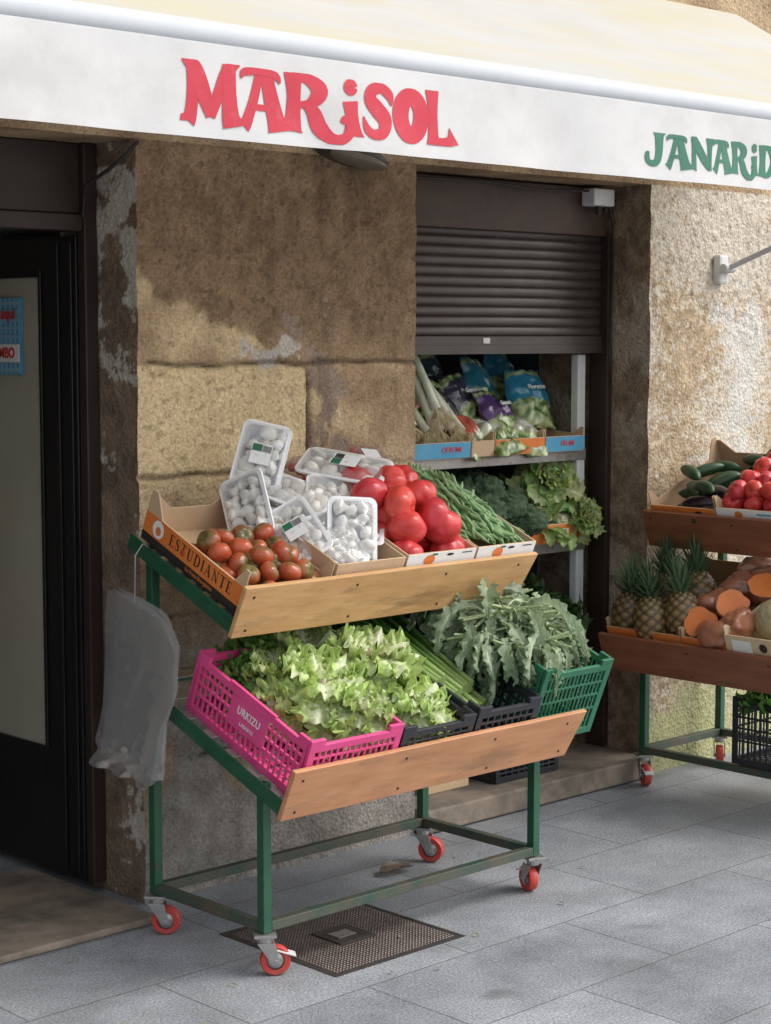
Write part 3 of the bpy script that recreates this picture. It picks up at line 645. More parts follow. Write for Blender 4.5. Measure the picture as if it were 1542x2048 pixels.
def heap(W,L,r,layers,fn,x0=0,y0=0,shrink=1.0,z0=0,jit=.25):
    for k in range(layers):
        ins=r*(1+k*.95*shrink); nx=max(1,int((W-2*ins)/(1.85*r))+1); ny=max(1,int((L-2*ins)/(1.85*r))+1)
        for i in range(nx):
            for j in range(ny):
                x=x0+ (ins+(W-2*ins)*(i/(nx-1) if nx>1 else .5)); y=y0+(ins+(L-2*ins)*(j/(ny-1) if ny>1 else .5))
                fn(Vector((x+R.uniform(-1,1)*r*jit,y+R.uniform(-1,1)*r*jit,z0+r*.8+k*r*1.35+R.uniform(-.1,.1)*r)))

# --- upper tray stand 1
b1=carton('kraft box with orange printed side, half full of dark tomatoes',U1@T((.0,.006,.014)),.305,.47,.082,side=(m_orange,.022,.081),front=(m_orange,.02,.081),tab=.05)
q=MB(); q.box(-.0016,-.0002,.002,.468,-.004,.0215); q.obj('printed_strip',m_black,b1)
mb=MB(); yy=.345; H_=.034
for ch in 'ESTUDIANTE':
    wd,ss=SL[ch]
    for si,S in enumerate(ss): ribbon(mb,S,lambda gx,gy:Vector((-.0020-.0001*si,yy-gx*H_*.95,.036+gy*H_)),1.15,clo=-.02)
    yy-=(wd+.16)*H_*.95
mb.obj('box_lettering',m_ink,b1)
text('La Fruta Energética',.016,m_orange,b1,T((-.0026,.19,.011))@FACE_X)
q=MB(); disc(q,(-.0028,.400,.053),.026,'x'); q.obj('printed_badge',m_white,b1)
q=MB(); disc(q,(.05,-.0028,.051),.022,'y'); q.obj('printed_badge',m_white,b1)
q=MB(); disc(q,(-.0034,.398,.049),.012,'x',sq=1.1); q.obj('badge_print',m_orange,b1)
heap(.29,.30,.033,2,lambda p:put_tomato(TD,U1@T(p),.034*R.uniform(.88,1.12),'dark red tomato with greenish shoulders piled in printed box','dark tomatoes in the printed box',.35),x0=.007,y0=.014,z0=.032,shrink=.5)
for p in ((.13,.12,.125),(.21,.13,.12)): put_tomato(TD,U1@T(p),.035,'dark red tomato with greenish shoulders piled in printed box','dark tomatoes in the printed box',.35)
b2=carton('plain kraft box holding packs of white mushrooms',U1@T((.312,.006,.025)),.26,.47,.115,tab=.0)
b3=carton('white printed box piled with ribbed red tomatoes',U1@T((.578,.006,.025)),.282,.47,.120,front=(m_white,.003,.119),tab=.0)
b4=carton('white printed box heaped with green beans',U1@T((.866,.006,.025)),.255,.47,.120,front=(m_white,.003,.119),tab=.0)
for b,W in ((b3,.282),(b4,.255)):
    q=MB(); disc(q,(.09,-.0026,.098),.022,'y',sq=.75); q.obj('fruit_logo',m_orange,b)
    q=MB(); disc(q,(.108,-.0030,.115),.012,'y',sq=.3); q.obj('leaf_logo',m_gplas,b)
    q=MB(); disc(q,(W-.11,-.0026,.110),.014,'y',sq=.3); q.obj('hand_slot',m_black,b)
    q=MB(); q.box(W-.06,W-.02,-.0024,-.0017,.110,.113); q.obj('printed_line',m_black,b)
lb='large ribbed red tomato piled in white box'; gp='ribbed red tomatoes in the white box'
heap(.275,.40,.052,2,lambda p:put_tomato(TR,U1@T(p),.056*R.uniform(.92,1.08),lb,gp,.08,110),x0=.583,y0=.02,z0=.065,shrink=.5)
for p in ((.65,.16,.225),(.76,.12,.20),(.70,.27,.235),(.79,.22,.21),(.64,.34,.21),(.80,.32,.21),(.60,.24,.22)):
    put_tomato(TR,U1@T(p),.056,lb,gp,.08,110)
BE=[]
for s in range(4):
    r=random.Random(s); mb=MB(); pts=[]; n=9
    for i in range(n):
        t=i/(n-1); pts.append(((t-.5)*.15,.014*math.sin(math.pi*t)*(1 if s%2 else .3)+.004*math.sin(t*6+s),.005*math.sin(t*5+s)))
    mb.tube(pts,[.0015]+[.0060+.0005*math.sin(i*2.2) for i in range(n-2)]+[.0015],7,cols=[(.12,.24,.07)]+[(.23,.36,.17)]*(n-2)+[(.1,.2,.06)])
    BE.append(mb.mesh('green_bean',m_veg,80))
for i in range(290):
    x=.985+R.gauss(0,.06); y=.25+R.gauss(0,.115); x=max(.865,min(1.125,x)); y=max(.09,min(.48,y))
    h=.125+.085*math.exp(-((x-.97)/.11)**2-((y-.28)/.18)**2)*R.uniform(.75,1.05)
    simple('green_bean',R.choice(BE),U1@T((x,y,h))@RZ(R.gauss(82,18))@RY(R.uniform(-12,12))@RX(R.uniform(0,360)),'slender green bean heaped in the white box','green bean','green beans in the white box')
MU=[]
for s in range(3):
    mb=MB(); mb.ball((0,0,0),(.026,.025+.002*s,.019),18,12,lambda d,p,t:(1 if t<1.7 else .85)*(1+.09*noise.noise(d*1.6+Vector((s*4,0,0)))))
    mb.tube([(0,0,-.028),(0,0,-.004)],[.010,.012],10)
    MU.append(mb.mesh('mushroom',m_mush,80))
def roundrect(w,l,r,n=6):
    o=[]
    for cx,cy,a0 in ((w-r,l-r,0),(-w+r,l-r,90),(-w+r,-l+r,180),(w-r,-l+r,270)):
        for i in range(n+1): a=rad(a0+90*i/n); o.append((cx+r*math.cos(a),cy+r*math.sin(a)))
    return o
def ringmesh(mb,prof):
    n=len(roundrect(1,1,.2)); vs=[];fs=[]
    for (w,l,r,z) in prof: vs+=[Vector((x,y,z)) for x,y in roundrect(w,l,r)]
    for k in range(len(prof)-1):
        for i in range(n): fs.append((k*n+i,k*n+(i+1)%n,(k+1)*n+(i+1)%n,(k+1)*n+i))
    mb.add(vs,fs); return n
mb=MB(); P=[(.045,.073,.014,.001),(.052,.083,.016,.022),(.060,.092,.018,.040),(.061,.093,.018,.046),(.073,.105,.024,.047),(.074,.106,.024,.042),(.062,.094,.018,.041),(.048,.078,.014,-.001)]
n=ringmesh(mb,P); mb.add([Vector((x,y,0.0)) for x,y in roundrect(.048,.078,.014)],[tuple(range(n))])
TRAY=mb.mesh('pack_tray',m_tray,60)
mb=MB(); mb.grid(lambda u,v:Vector(((u-.5)*.134,(v-.5)*.198,.049+.016*(math.sin(math.pi*u)*math.sin(math.pi*v))**.5+.006*noise.noise(Vector((u*6,v*7,1)))*math.sin(math.pi*u)*math.sin(math.pi*v)*2)),18,24)
FILM=mb.mesh('pack_film',m_film,80)
def pack(M,label,lab=True,sy=1):
    t=thing('mushroom_pack',label,'packed mushrooms',M@SC(1,sy,1),'packs of mushrooms')
    mk('pack_tray',TRAY,t); mk('pack_film',FILM,t)
    for i in range(3):
        for j in range(5):
            if R.random()<.06: continue
            mk('mushroom',R.choice(MU),t,T(((i-1)*.036+R.uniform(-.010,.010),(j-2)*.036+R.uniform(-.010,.010),.034+R.uniform(-.008,.009)))@RX(R.uniform(-110,110))@RY(R.uniform(-90,90))@SC(R.uniform(.66,1.12)))
    if lab:
        q=MB(); q.box(-.03,.03,-.035,.03,.0665,.0672); q.obj('pack_label',m_white,t)
        q=MB(); q.box(-.028,.0,.004,.026,.0673,.0678); q.obj('label_print',m_gplas,t)
        q=MB()
        for k in range(12): q.box(.002+k*.0022,.0032+k*.0022,.004,.024,.0673,.0678)
        q.obj('barcode',m_black,t)
def look(pos,fwd,roll=0):
    z=Vector(fwd).normalized(); x=Vector((0,0,1)).cross(z).normalized(); y=z.cross(x)
    return T(pos)@Matrix((x,y,z)).transposed().to_4x4()@RZ(roll)
for pos,fw,ro,lb_,lab,sy in (((3.49,4.19,1.335),(-.55,-.65,.40),-14,'mushroom pack standing upright on top of the pile',True,1),
    ((3.39,4.10,1.20),(-.85,-.25,.30),26,'mushroom pack leaning beside the kraft box',False,1),
    ((3.53,4.07,1.205),(-.25,-.45,1),52,'mushroom pack in the middle of the pile',False,1),
    ((3.44,3.96,1.125),(-.75,-.45,.65),38,'mushroom pack leaning forward over the box side',True,1),
    ((3.555,3.885,1.135),(-.42,-.85,.22),-4,'mushroom pack standing upright at box front',False,1),
    ((3.64,4.02,1.205),(-.20,-.55,.9),70,'mushroom pack lying open in the pile',False,1),
    ((3.72,4.08,1.278),(-.30,-.30,.80),72,'large wide mushroom pack tilted across the pile',True,1.3),
    ((3.47,4.00,1.12),(.1,-.4,.9),-20,'mushroom pack at the bottom of the pile',False,1),
    ((3.50,3.90,1.10),(-.25,-.75,.6),12,'mushroom pack at the bottom of the pile',False,.9),
    ((3.61,3.95,1.10),(-.2,-.3,.9),80,'mushroom pack at the bottom of the pile',False,1)):
    pack(look(pos,fw,ro),lb_,lab,sy)
for pos,ro in (((3.76,4.29,1.29),10),((3.99,4.27,1.31),-12)):
    t=thing('fruit_punnet','clear plastic punnet of small red fruit at the back','fruit punnet',T(pos)@RX(35)@RZ(ro),'clear punnets of red fruit')
    q=MB(); q.box(-.06,.06,-.045,.045,-.03,.03); q.obj('punnet_lid',m_film,t,bevel=.008)
    for i in range(4):
        for j in range(3):
            q=MB(); q.ball((-.042+i*.028,-.03+j*.03,R.uniform(-.006,.01)),.0145,12,8); q.c=[(.5,.03,.03)]*len(q.c); q.obj('cherry_tomato',m_shiny,t,smooth=True)
    q=MB(); q.box(-.03,.03,-.02,.02,.0308,.0315); q.obj('punnet_label',m_white,t)

# --- lower tray stand 1
pcrate('bright pink plastic crate filled with curly lettuce',L1@T((.025,.0,.0)),.330,.495,.165,m_pink,words=('URKIZU','LABARTE'),nr=22)
pcrate('black plastic crate of lettuce on the lower tray',L1@T((.362,.0,0)),.280,.58,.15,m_bplas,nr=16)
pcrate('black plastic crate of celery on the lower tray',L1@T((.650,.0,0)),.258,.58,.165,m_bplas,nr=16)
pcrate('green plastic crate overflowing with long grey-green leaves',L1@T((.920,.02,.0)),.30,.50,.235,m_gplas,nr=26)
hd=[((3.31,3.74,.735),0,16,.98,'pale green curly lettuce head in pink crate'),((3.52,3.76,.775),1,20,1.08,'pale green curly lettuce head with cut stem upward'),
((3.27,3.88,.755),2,12,.82,'pale green curly lettuce head in pink crate'),((3.40,3.89,.785),3,16,.95,'pale green curly lettuce head in pink crate'),
((3.58,3.64,.665),2,28,.78,'pale green curly lettuce head in black crate'),
((3.37,3.64,.67),3,28,.78,'pale green curly lettuce head in pink crate'),((3.22,3.81,.695),0,8,.60,'pale green curly lettuce head in pink crate')]
for p,k,tl,s,lb_ in hd: simple('lettuce_head',LET[k],T(p)@RX(tl)@RZ(R.uniform(0,360))@SC(s),lb_,'lettuce','lettuce heads on the lower tray')
for p,s in (((3.23,3.94,.75),.65),((3.30,3.99,.785),.7),((3.46,4.04,.80),.72)): simple('lettuce_head',LETD,T(p)@RX(15)@RZ(R.uniform(0,360))@SC(s),'darker green curly lettuce head at crate back','lettuce','dark lettuce heads on the lower tray')
def celery(seed):
    r=random.Random(seed); mb=MB()
    for k in range(11):
        a=k*.57; rr=.006+.018*(k/11); x=rr*math.cos(a*3); z=rr*math.sin(a*3); sp=r.uniform(.8,2.2)
        pts=[(x*(1+sp*t*t),.0+.40*t,z*(1+sp*t*t)+.02*t) for t in [i/7 for i in range(8)]]
        mb.tube(pts,[.009-.004*i/7 for i in range(8)],7,cols=[lc((.38,.50,.18),(.12,.28,.05),i/4) for i in range(8)])
        e=pts[-1]
        for q in range(4): strap(mb,e,(r.uniform(-.6,.6),.8,r.uniform(-.2,.5)),.08,.05,.5,.006,(.1,.24,.03),(.08,.2,.03),(.3,.4,.15),nseg=6,nw=2,ph=r.uniform(0,6))
    return mb.mesh('celery_bunch',m_leaf,80)
CE=[celery(1),celery(2)]
for i,(x,y,z,a) in enumerate(((.69,.12,.09,4),(.75,.10,.10,-3),(.81,.12,.09,3),(.71,.14,.135,1),(.77,.16,.14,-2),(.67,.18,.16,3))):
    simple('celery_bunch',CE[i%2],L1@T((x,y,z))@RZ(a+3)@RX(1),'bunch of green celery stalks lying in black crate','celery','celery bunches in the black crate')
def greens(seed,n=26):
    r=random.Random(seed); mb=MB(); pf=lambda t:(.14 if t<.18 else .14+.95*math.sin(math.pi*min(1,(t-.16)/.85))**.7)
    for k in range(n):
        az=r.uniform(0,360); el=r.uniform(-15,48)
        d=(math.cos(rad(az))*math.cos(rad(el)),math.sin(rad(az))*math.cos(rad(el)),math.sin(rad(el)))
        L=r.uniform(.16,.32); v=r.uniform(.72,1.28)
        strap(mb,(r.uniform(-.03,.03),r.uniform(-.03,.03),r.uniform(-.03,.03)),d,L,r.uniform(.030,.056),r.uniform(2.2,5.2),.008,
            (.42*v,.49*v,.33*v),(.25*v,.335*v,.20*v),(.74,.79,.58),nseg=30,nw=4,cup=r.uniform(-.2,.8),fr=r.uniform(30,48),ph=r.uniform(0,6),twist=r.uniform(-1.3,1.3),prof=pf,ribw=.1,wob=.10,rr=r,jag=.42)
    for k in range(8):
        az=r.uniform(0,6.28); d=Vector((math.cos(az),math.sin(az),r.uniform(0,.5)))
        mb.tube([d*-.08,(0,0,.01),d*.13+Vector((0,0,-.01))],[.006,.0075,.004],7,cols=[(.62,.70,.42),(.58,.66,.40),(.46,.56,.30)])
    return mb.mesh('leafy_greens',m_leaf,80)
GR=[greens(1),greens(2),greens(3),greens(4)]
for i,(p,rz,s) in enumerate((((4.08,3.70,.855),0,.88),((4.14,3.66,.83),70,.82),((3.98,3.73,.87),-30,.88),((4.15,3.75,.86),140,.82),((4.03,3.80,.905),-60,.88),((3.92,3.72,.82),-10,.72),((4.06,3.60,.80),20,.72),((3.97,3.63,.79),200,.72),((3.96,3.83,.91),90,.75),((4.12,3.82,.89),30,.8),((4.02,3.68,.89),250,.8))):
    simple('leafy_greens',GR[i%4],T(p)@RZ(rz)@SC(s),'bunch of long wilted grey-green leaves drooping over crate','leafy greens','bunches of long leaves over the green crate')
# hanging clear bags
bag=thing('plastic_bag_bundle','bundle of milky clear plastic bags hanging from a hook','plastic bags',T((3.03,4.15,.75)))
ROW=[(0,4.25,4.02,1.0,.955),(.14,4.262,3.955,.935,.87),(.40,4.272,3.965,.79,.745),(.65,4.29,4.02,.665,.65),(.88,4.33,4.04,.545,.54),(1,4.335,4.05,.49,.487)]
def rowat(v):
    for a,b in zip(ROW,ROW[1:]):
        if v<=b[0]+1e-9:
            t=(v-a[0])/(b[0]-a[0]); return [lerp(a[i],b[i],t) for i in range(1,5)]
    return ROW[-1][1:]
def ridge(x): x=x-math.floor(x); return abs(x-.5)*2
for k in range(3):
    mb=MB(); off=-.010-.014*k; sd=k*5.3
    def fn(u,v):
        y0,y1,z0,z1=rowat(v)
        f=.010*math.sin(u*5+v*1.5+sd)+.010*noise.noise(Vector((u*1.6+sd,v*1.2,0)))+.010*ridge(u*1.4+v*.5+sd)
        if v>.78: f+=.028*noise.noise(Vector((u*4.0,v*11+sd,3)))*(v-.78)*4.5
        return Vector((off+(f-.010)*(.35+v*.9),lerp(y0,y1,u)-4.15+.004*math.sin(v*5+k),lerp(z0,z1,u)-.75-.010*k*u+(.006*noise.noise(Vector((u*4,sd,1))) if v>.96 else 0)))
    mb.grid(fn,44,80); mb.obj('bag_layer',m_bag,bag,smooth=25)
mb=MB(); mb.tube([(0.02,.0,.37),(0,.0,.38),(-.025,.0,.35),(-.03,0,.22),(-.02,0,.20),(-.005,0,.215)],.002,6); mb.obj('wire_hook',m_metal,bag,smooth=True)

# ---------------- window display goods
for x0,w_,m,txt,lb_ in ((4.40,.465,m_blue,'OFRUMI','blue printed box of leeks on the upper shelf'),(4.87,.12,m_kraft,None,'plain kraft box on the upper shelf'),(4.995,.272,m_orange,None,'orange printed box of bagged salad on the upper shelf'),(5.272,.225,m_blue,'FRUMI','blue printed box of bagged salad on the upper shelf')):
    b=carton(lb_,T((x0,4.66,1.262))@RX(5),w_,.45,.06,front=(m,.002,.058),tab=.03,group='boxes in the window display')
    if txt: text(txt,.028,m_redprint,b,T((w_-.10,-.0026,.032))@FACE_Y,bold=.0002)
    elif m is m_orange:
        q=MB(); disc(q,(.05,-.0028,.033),.02,'y'); q.obj('printed_badge',m_white,b)
for x0,w_,m in ((4.55,.42,m_kraft),(5.02,.47,m_orange)):
    b=carton('printed cardboard box of vegetables on the middle shelf',T((x0,4.655,.914))@RX(6),w_,.48,.075,front=(m,.002,.072),tab=.03,group='boxes in the window display')
    q=MB(); disc(q,(.13,-.0028,.04),.024,'y'); q.obj('printed_badge',m_white,b)
    q=MB(); q.box(.25,.38,-.0026,-.0018,.02,.055); q.obj('paper_label',m_white,b)
m_sbag=mat('salad_bag_film',None,.1,scale=20,rough=.2,vcol=True,bump=.9,bscale=26,dist=.008,coat=.6)
def sbag(M,col,lb_,txt=None,tcol=None):
    t=thing('salad_bag',lb_,'bagged salad',M,'bags of salad in the window display')
    mb=MB(); s=R.uniform(0,50)
    for sg in (1,-1):
        def fn(u,v):
            th=.050*(math.sin(math.pi*u)**.6)*(math.sin(math.pi*v)**.5)
            return Vector(((u-.5)*(.19+.02*math.sin(v*7+s))+.014*noise.noise(Vector((v*6,s,0))),-sg*(th+.024*noise.noise(Vector((u*5+s,v*6,sg)))*math.sin(math.pi*u)*math.sin(math.pi*v))+.02*(v-.5)**2*4*math.sin(s+u*2),(v-.5)*.25+.012*noise.noise(Vector((u*6,s,1)))))
        def cf(u,v,p):
            n=noise.noise(p*45+Vector((s,s,s)))
            g=lc((.07,.16,.03),(.50,.56,.28),.45+n*1.5)
            return col if (.40+.05*noise.noise(p*30)<v+.08*math.sin(u*3+s)<.82 or v>.94) else g
        mb.grid(fn,24,32,cf)
    mb.obj('bag_film',m_sbag,t,smooth=80)
    if txt: text(txt,.026,tcol or m_white,t,T((0,-.068,.03))@FACE_Y,bold=.0002,ext=.002)
for p,rx,rz,col,tx in (((4.94,4.77,1.34),-52,25,(.45,.10,.06),None),((4.90,4.88,1.43),-35,-10,(.03,.03,.03),None),((5.16,4.80,1.385),-40,22,(.08,.035,.14),'Gourmet'),((5.06,4.90,1.44),-28,20,(.04,.035,.06),'Gourmet'),
    ((5.40,4.86,1.45),-26,-8,(.03,.22,.36),'Florette'),((5.26,5.0,1.50),-22,14,(.03,.18,.26),None),((4.78,4.92,1.43),-32,28,(.40,.06,.04),None),((5.44,5.05,1.54),-22,10,(.03,.18,.30),None),((4.84,5.05,1.50),-18,-10,(.05,.06,.05),None),((5.08,5.1,1.55),-15,5,(.04,.08,.10),None),((4.66,5.05,1.5),-12,15,(.1,.12,.06),None),((5.22,4.76,1.33),-60,-20,(.5,.5,.42),None),((5.06,4.74,1.32),-64,12,(.48,.5,.4),None)):
    sbag(T(p)@RZ(rz)@RX(rx),col,'plump bag of mixed salad leaves with printed band',tx)
def leek(seed):
    r=random.Random(seed); mb=MB(); W1=(.72,.74,.58)
    pts=[(0,.45*i/8,.03*math.sin(i/3)) for i in range(9)]
    mb.tube(pts,[.019]+[.015]*4+[.017,.019,.017,.01],10,cols=[(.70,.66,.52)]+[W1]*3+[(.45,.6,.3),(.2,.38,.12),(.14,.3,.08),(.1,.25,.06),(.1,.25,.06)])
    for k in range(80):
        d=Vector((r.uniform(-.8,.8),-1,r.uniform(-.9,.5))).normalized(); L=r.uniform(.04,.085)
        mb.tube([(0,0,0),d*L*.5+Vector((r.uniform(-.008,.008),0,-.004)),d*L+Vector((r.uniform(-.015,.015),0,-.02))],[.0016,.0012,.0006],4,cols=[(.62,.52,.32)]*3)
    for k in range(5):
        strap(mb,(0,.36,.0),(r.uniform(-.5,.5),1,r.uniform(-.1,.6)),.25,.045,.9,.003,(.14,.3,.08),(.1,.24,.07),(.2,.36,.1),nseg=8,nw=1,cup=.5)
    return mb.mesh('leek',m_veg,80)
LK=[leek(1),leek(2)]
for i,(x,y,z,rz,rx) in enumerate(((4.82,4.71,1.37,14,30),(4.87,4.71,1.355,-4,34),(4.77,4.72,1.36,22,46),(4.73,4.72,1.39,12,55),(4.81,4.73,1.42,6,42),(4.70,4.72,1.36,0,38),(4.74,4.71,1.44,16,56),(4.64,4.73,1.38,10,50))):
    simple('leek',LK[i%2],T((x,y,z))@RZ(rz)@RX(rx),'leek with pale root tuft in the window display','leek','leeks in the window display')
def floret(seed,c0,c1,r=.085):
    mb=MB()
    def fn(d,ph,th):
        v=noise.voronoi(d*3.1+Vector((seed*3,0,0)))[0][0]; v2=noise.voronoi(d*9+Vector((seed,2,0)))[0][0]
        return (1+.24*(.5-v)+.10*(.5-v2))*(1 if th<1.9 else .8)
    def cf(u,v,p):
        d=p.normalized(); k=noise.voronoi(d*3.1+Vector((seed*3,0,0)))[0][0]; return lc(c1,c0,k*1.5)
    mb.ball((0,0,0),(r,r,r*.8),64,40,fn,cf)
    return mb
BR=[floret(1,(.035,.07,.03),(.12,.19,.10)).mesh('broccoli',m_floret,80),floret(2,(.035,.07,.03),(.11,.17,.09)).mesh('broccoli',m_floret,80)]
for i,(x,y,z) in enumerate(((5.10,4.70,1.05),(5.19,4.78,1.06),(4.98,4.80,1.12),(5.12,4.90,1.13),(4.88,4.76,1.11),(4.86,4.95,1.15),(5.0,5.0,1.16),(5.19,4.68,1.0),(4.97,4.69,1.05),(5.04,4.76,1.12))):
    simple('broccoli',BR[i%2],T((x,y,z))@RZ(i*57)@SC(R.uniform(.85,1.05)),'dark green broccoli head on the middle shelf','broccoli','broccoli heads in the window display')
def cauli(seed):
    r=random.Random(seed); mb=floret(seed,(.55,.52,.32),(.72,.70,.52),.06)
    for k in range(18):
        az=k*2.4; el=r.uniform(5,65); d=(math.cos(az)*math.cos(rad(el)),math.sin(az)*math.cos(rad(el)),math.sin(rad(el)))
        strap(mb,(d[0]*.03,d[1]*.03,-.05),d,r.uniform(.13,.19),.09,r.uniform(-.4,1.8),.006,(.45,.55,.24),(.24,.4,.11),(.66,.72,.46),nseg=10,nw=3,cup=.2,ph=r.uniform(0,6))
    return mb.mesh('cauliflower',m_leaf,80)
CL=cauli(5)
simple('lettuce_head',LETW,T((5.40,4.76,1.13))@RX(48)@RY(-20)@SC(.88),'large open pale ribbed leafy head on the middle shelf','lettuce')
for p,s in (((5.30,4.70,1.02),.7),((5.40,4.69,.99),.7),((5.38,4.86,1.08),.8)): simple('cauliflower',CL,T(p)@RX(25)@RZ(R.uniform(0,360))@SC(s),'small cauliflower wrapped in green leaves on shelf','cauliflower','cauliflowers in the window display')
simple('lettuce_head',LETW,T((5.49,4.66,1.0))@RX(70)@RZ(80)@SC(.6),'loose pale green leafy head hanging over the shelf edge','lettuce')
for i,(x,y,z) in enumerate(((5.05,4.75,.57),(5.25,4.76,.58),(5.42,4.74,.6),(5.15,4.9,.68),(5.35,4.9,.7),(4.85,4.8,.6))):
    simple('cabbage',LETB,T((x,y,z))@RX(20)@RZ(i*70)@SC(.9),'dark green leafy cabbage on the lowest shelf','cabbage','cabbages in the window display')
carton('plain kraft box standing on the window threshold',T((4.54,4.56,.087)),.22,.22,.04,tab=0,group='boxes on the window threshold')
pcrate('black plastic crate standing on the window threshold',T((4.84,4.50,.087)),.34,.28,.085,m_bplas,group='crates on the window threshold')

# ---------------- stand 2 goods
carton('brown kraft box of dark green cucumbers and aubergines',U2@T((.0,.006,.03)),.30,.47,.10,mb_body=m_kraftd,front=(m_orange,.06,.10),tab=.05,group='boxes on the second stand')
b=carton('white printed box of small red tomatoes',U2@T((.305,.006,.03)),.36,.47,.11,front=(m_white,.002,.109),tab=.04,group='boxes on the second stand')
q=MB(); disc(q,(.10,-.0026,.088),.018,'y',sq=.8); q.obj('fruit_logo',m_orange,b)
q=MB(); q.box(.18,.3,-.0026,-.0018,.092,.098); q.obj('printed_strip',m_blue,b)
carton('white printed box at the far end of stand',U2@T((.68,.006,.03)),.36,.47,.11,front=(m_white,.002,.109),tab=.04,group='boxes on the second stand')
heap(.35,.40,.036,3,lambda p:put_tomato(TR,U2@T(p),.040*R.uniform(.9,1.1),'bright red tomato heaped on the second stand','red tomatoes on the second stand',.5,60),x0=.29,y0=.02,z0=.05,shrink=.5)
def cuke(nm,c0,c1,k=1,ln=.14):
    mb=MB(); n=10
    mb.tube([((i/(n-1)-.5)*ln,.008*math.sin(math.pi*i/(n-1)),0) for i in range(n)],[x*k for x in (.004,.015,.021,.023,.024,.024,.023,.020,.014,.004)],14,cols=[c0]+[c1]*8+[c0])
    return mb.mesh(nm,m_veg if nm=='cucumber' else m_shiny,80)
CU=cuke('cucumber',(.05,.09,.03),(.018,.055,.022)); AU=cuke('aubergine',(.04,.06,.02),(.018,.008,.016),1.5,.17)
for i in range(18):
    simple('cucumber',CU,U2@T((.045+.22*R.random(),.12+.085*(i%4)+R.uniform(-.02,.02),.060+.026*(i//4)))@RZ(R.uniform(-45,60))@RY(R.uniform(-8,8)),'short dark green cucumber in brown box','cucumber','cucumbers in the brown box')
for i,(x,y,z,a) in enumerate(((.20,.06,.115,20),(.26,.10,.135,-30),(.16,.05,.09,5),(.25,.05,.09,60))):
    simple('aubergine',AU,U2@T((x,y,z))@RZ(a),'glossy dark purple aubergine in brown box','aubergine','aubergines in the brown box')
carton('orange printed box of pineapples on the lower tray',L2@T((.0,.01,.03)),.34,.58,.10,mb_body=m_kraftd,front=(m_orange,.002,.099),tab=.03,group='boxes on the second stand')
carton('orange printed box of sweet potatoes on the lower tray',L2@T((.345,.01,.03)),.20,.58,.10,mb_body=m_kraftd,front=(m_orange,.002,.099),tab=.03,group='boxes on the second stand')
b=carton('pale wooden crate holding a netted melon',L2@T((.55,-.0,.05)),.42,.5,.12,mb_body=m_wood,tab=.03,group='boxes on the second stand')
q=MB(); q.box(.03,.11,-.0026,-.0012,.05,.105); q.obj('paper_label',m_white,b)
text('R',.045,m_ink,b,T((.21,-.002,.085))@FACE_Y,bold=.0006)
q=MB(); disc(q,(.16,-.002,.085),.017,'y'); q.obj('fruit_logo',m_ink,b)
def pineapple(M,lb_):
    t=thing('pineapple',lb_,'pineapple',M,'pineapples on the second stand'); mb=MB()
    def dk(ph,th): return abs(math.sin(math.pi*(ph*8/6.2832+th*2.6)))*abs(math.sin(math.pi*(ph*8/6.2832-th*2.6)))
    mb.ball((0,0,0),(.068,.068,.100),72,56,lambda d,ph,th:1+.07*dk(ph,th),lambda u,v,p:lc((.05,.035,.018),lc((.30,.15,.06),(.19,.15,.06),v),dk(u*6.2832,math.pi*(1-v))*1.4)); mb.obj('fruit_body',m_veg,t,smooth=80)
    mb=MB()
    for k in range(46):
        el=lerp(12,86,k/46); az=k*2.4; d=(math.cos(az)*math.cos(rad(el)),math.sin(az)*math.cos(rad(el)),math.sin(rad(el)))
        strap(mb,(d[0]*.01,d[1]*.01,.084+.03*k/46),d,lerp(.07,.145,k/46),.026,lerp(-.8,.2,k/46),.0,(.13,.20,.12),(.06,.12,.06),(.13,.2,.1),nseg=6,nw=1,cup=.3,prof=lambda t:1-t*.93)
    mb.obj('crown',m_leaf,t,smooth=80)
for x,y,z,a in ((.055,.09,.135,8),(.175,.07,.135,-6),(.295,.11,.145,-12),(.10,.25,.135,4),(.25,.27,.145,-10)):
    pineapple(L2@T((x,y,z))@RX(-TA_L)@RY(a)@RX(R.uniform(-6,6))@RZ(R.uniform(0,90)),'ripening pineapple with spiky crown in orange box')
m_spud=mat('sweet_potato_skin',(.30,.10,.055),(.46,.20,.12),scale=10,rough=.32,bump=.5,bscale=22,rand=.14,coat=.4,c3=(.20,.08,.05),s3=12,t3=(.5,.7))
m_cut=mat('orange_flesh',(.66,.17,.03),(.74,.22,.05),scale=10,rough=.35)
def spud(M,cut,lb_,s):
    t=thing('sweet_potato',lb_,'sweet potato',M,'sweet potatoes on the second stand')
    RR=(.088,.060,.056)
    def k_(d): return 1+.26*noise.noise(d*1.5+Vector((s,0,0)))+.05*noise.noise(d*5+Vector((s,0,0)))
    mb=MB(); mb.ball((0,0,0),RR,40,28,lambda d,p,th:k_(d))
    if cut: mb.v=[(min(v[0],.022),v[1],v[2]) for v in mb.v]
    mb.obj('root_skin',m_spud,t,smooth=50)
    if cut:
        q=MB(); n=48; vs=[]
        for i in range(n):
            a=6.2832*i/n; d=Vector((.25,.968*math.cos(a),.968*math.sin(a))); k=k_(d)
            vs.append(Vector((.0232,RR[1]*k*d.y*.97,RR[2]*k*d.z*.97)))
        q.add(vs,[tuple(range(n))]); q.obj('cut_face',m_cut,t)
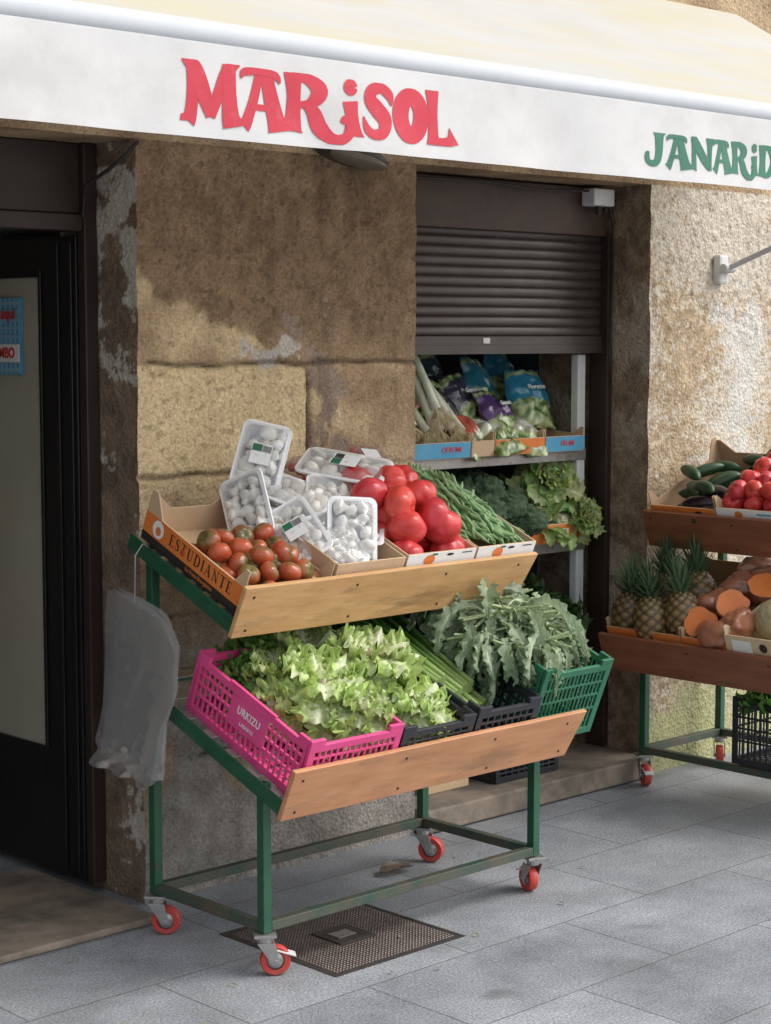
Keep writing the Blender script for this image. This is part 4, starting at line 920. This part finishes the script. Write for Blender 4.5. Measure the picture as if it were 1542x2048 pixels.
for i,(x,y,z,c,rz,ry) in enumerate(((.385,.09,.150,1,-66,-18),(.475,.17,.185,1,-48,-24),(.475,.05,.13,0,170,6),(.37,.22,.15,0,70,0),(.54,.11,.15,0,110,0),(.41,.33,.17,0,20,0),(.54,.29,.20,1,-58,-45),(.49,.40,.18,0,10,0),(.40,.45,.18,0,70,0))):
    spud(L2@T((x,y,z))@RX(-TA_L)@RZ(rz)@RY(ry),c,'cut sweet potato showing bright orange flesh' if c else 'whole reddish sweet potato in orange box',i*7.3)
m_melon=mat('netted_melon_skin',(.34,.30,.17),(.48,.42,.26),scale=40,rough=.7,bump=1,bscale=70,voro=True)
for p in ((.68,.17,.15),(.85,.17,.15)):
    mb=MB(); mb.ball((0,0,0),(.10,.09,.085),32,20); o=mb.obj('melon',m_melon,None,smooth=80,M=L2@T(p)); meta(o,'netted yellow-green melon in wooden crate','melon','melons in the wooden crate')
pcrate('black plastic crate of leafy greens on the stand base',S2@T((.42,-.02,.155)),.5,.34,.23,m_bplas,group='plastic crates on the stand base',nr=18)
for x,y in ((.52,.08),(.66,.1),(.8,.1),(.58,.22),(.75,.24)):
    simple('lettuce_head',LETD,S2@T((x,y,.36))@RZ(R.uniform(0,360))@SC(.8),'dark green leafy head in black crate','lettuce','leafy heads in the base crate')

# ---------------- manhole cover + debris
gr=thing('manhole_cover','square rusty chequered manhole cover set in the pavement','manhole cover',T((3.235,3.585,0))@SC(.95,.95,1))
mb=MB(); mb.box(0,.5,0,.5,-.02,.001); mb.obj('cover_plate',m_plate,gr)
mb=MB()
for i in range(38):
    for j in range(38):
        x=.018+i*.01254; y=.018+j*.01254
        if abs(x-.25)<.072 and abs(y-.25)<.072: continue
        s=.0042
        mb.add([(x-s,y-s,.0012),(x+s,y-s,.0012),(x+s,y+s,.0012),(x-s,y+s,.0012),(x,y,.0040)],[(0,1,4),(1,2,4),(2,3,4),(3,0,4)])
o=mb.obj('tread_stud',m_grate,gr); o['kind']='stuff'
mb=MB(); mb.box(-.012,.512,-.012,-.001,-.02,.002); mb.box(-.012,.512,.501,.512,-.02,.002); mb.box(-.012,-.001,-.0005,.5005,-.02,.0018); mb.box(.501,.512,-.0005,.5005,-.02,.0018)
mb.box(.185,.315,.185,.315,.0012,.004); mb.obj('cover_rim',m_plate,gr)
mb=MB(); mb.box(.215,.285,.225,.275,.0042,.006); mb.obj('centre_badge',m_metal,gr)
mb=MB(); strap(mb,(4.07,4.15,.012),(-1,.1,.05),.13,.07,.1,.006,(.18,.13,.09),(.12,.1,.07),(.3,.25,.2),nseg=8)
o=mb.obj('fallen_leaf',m_leaf,smooth=80); meta(o,'dry brown leaf lying on the pavement','leaf')
for i in range(16):
    mb=MB(); x=R.uniform(2.6,4.6); y=R.uniform(3.3,4.2); strap(mb,(x,y,.006),(R.uniform(-1,1),R.uniform(-1,1),.03),R.uniform(.01,.03),.008,0,.001,(.3,.34,.2),(.25,.25,.15),(.4,.4,.3),nseg=4,nw=1)
    o=mb.obj('leaf_scrap',m_leaf); meta(o,'small scrap of leaf on the pavement','leaf scrap','leaf scraps on the pavement')
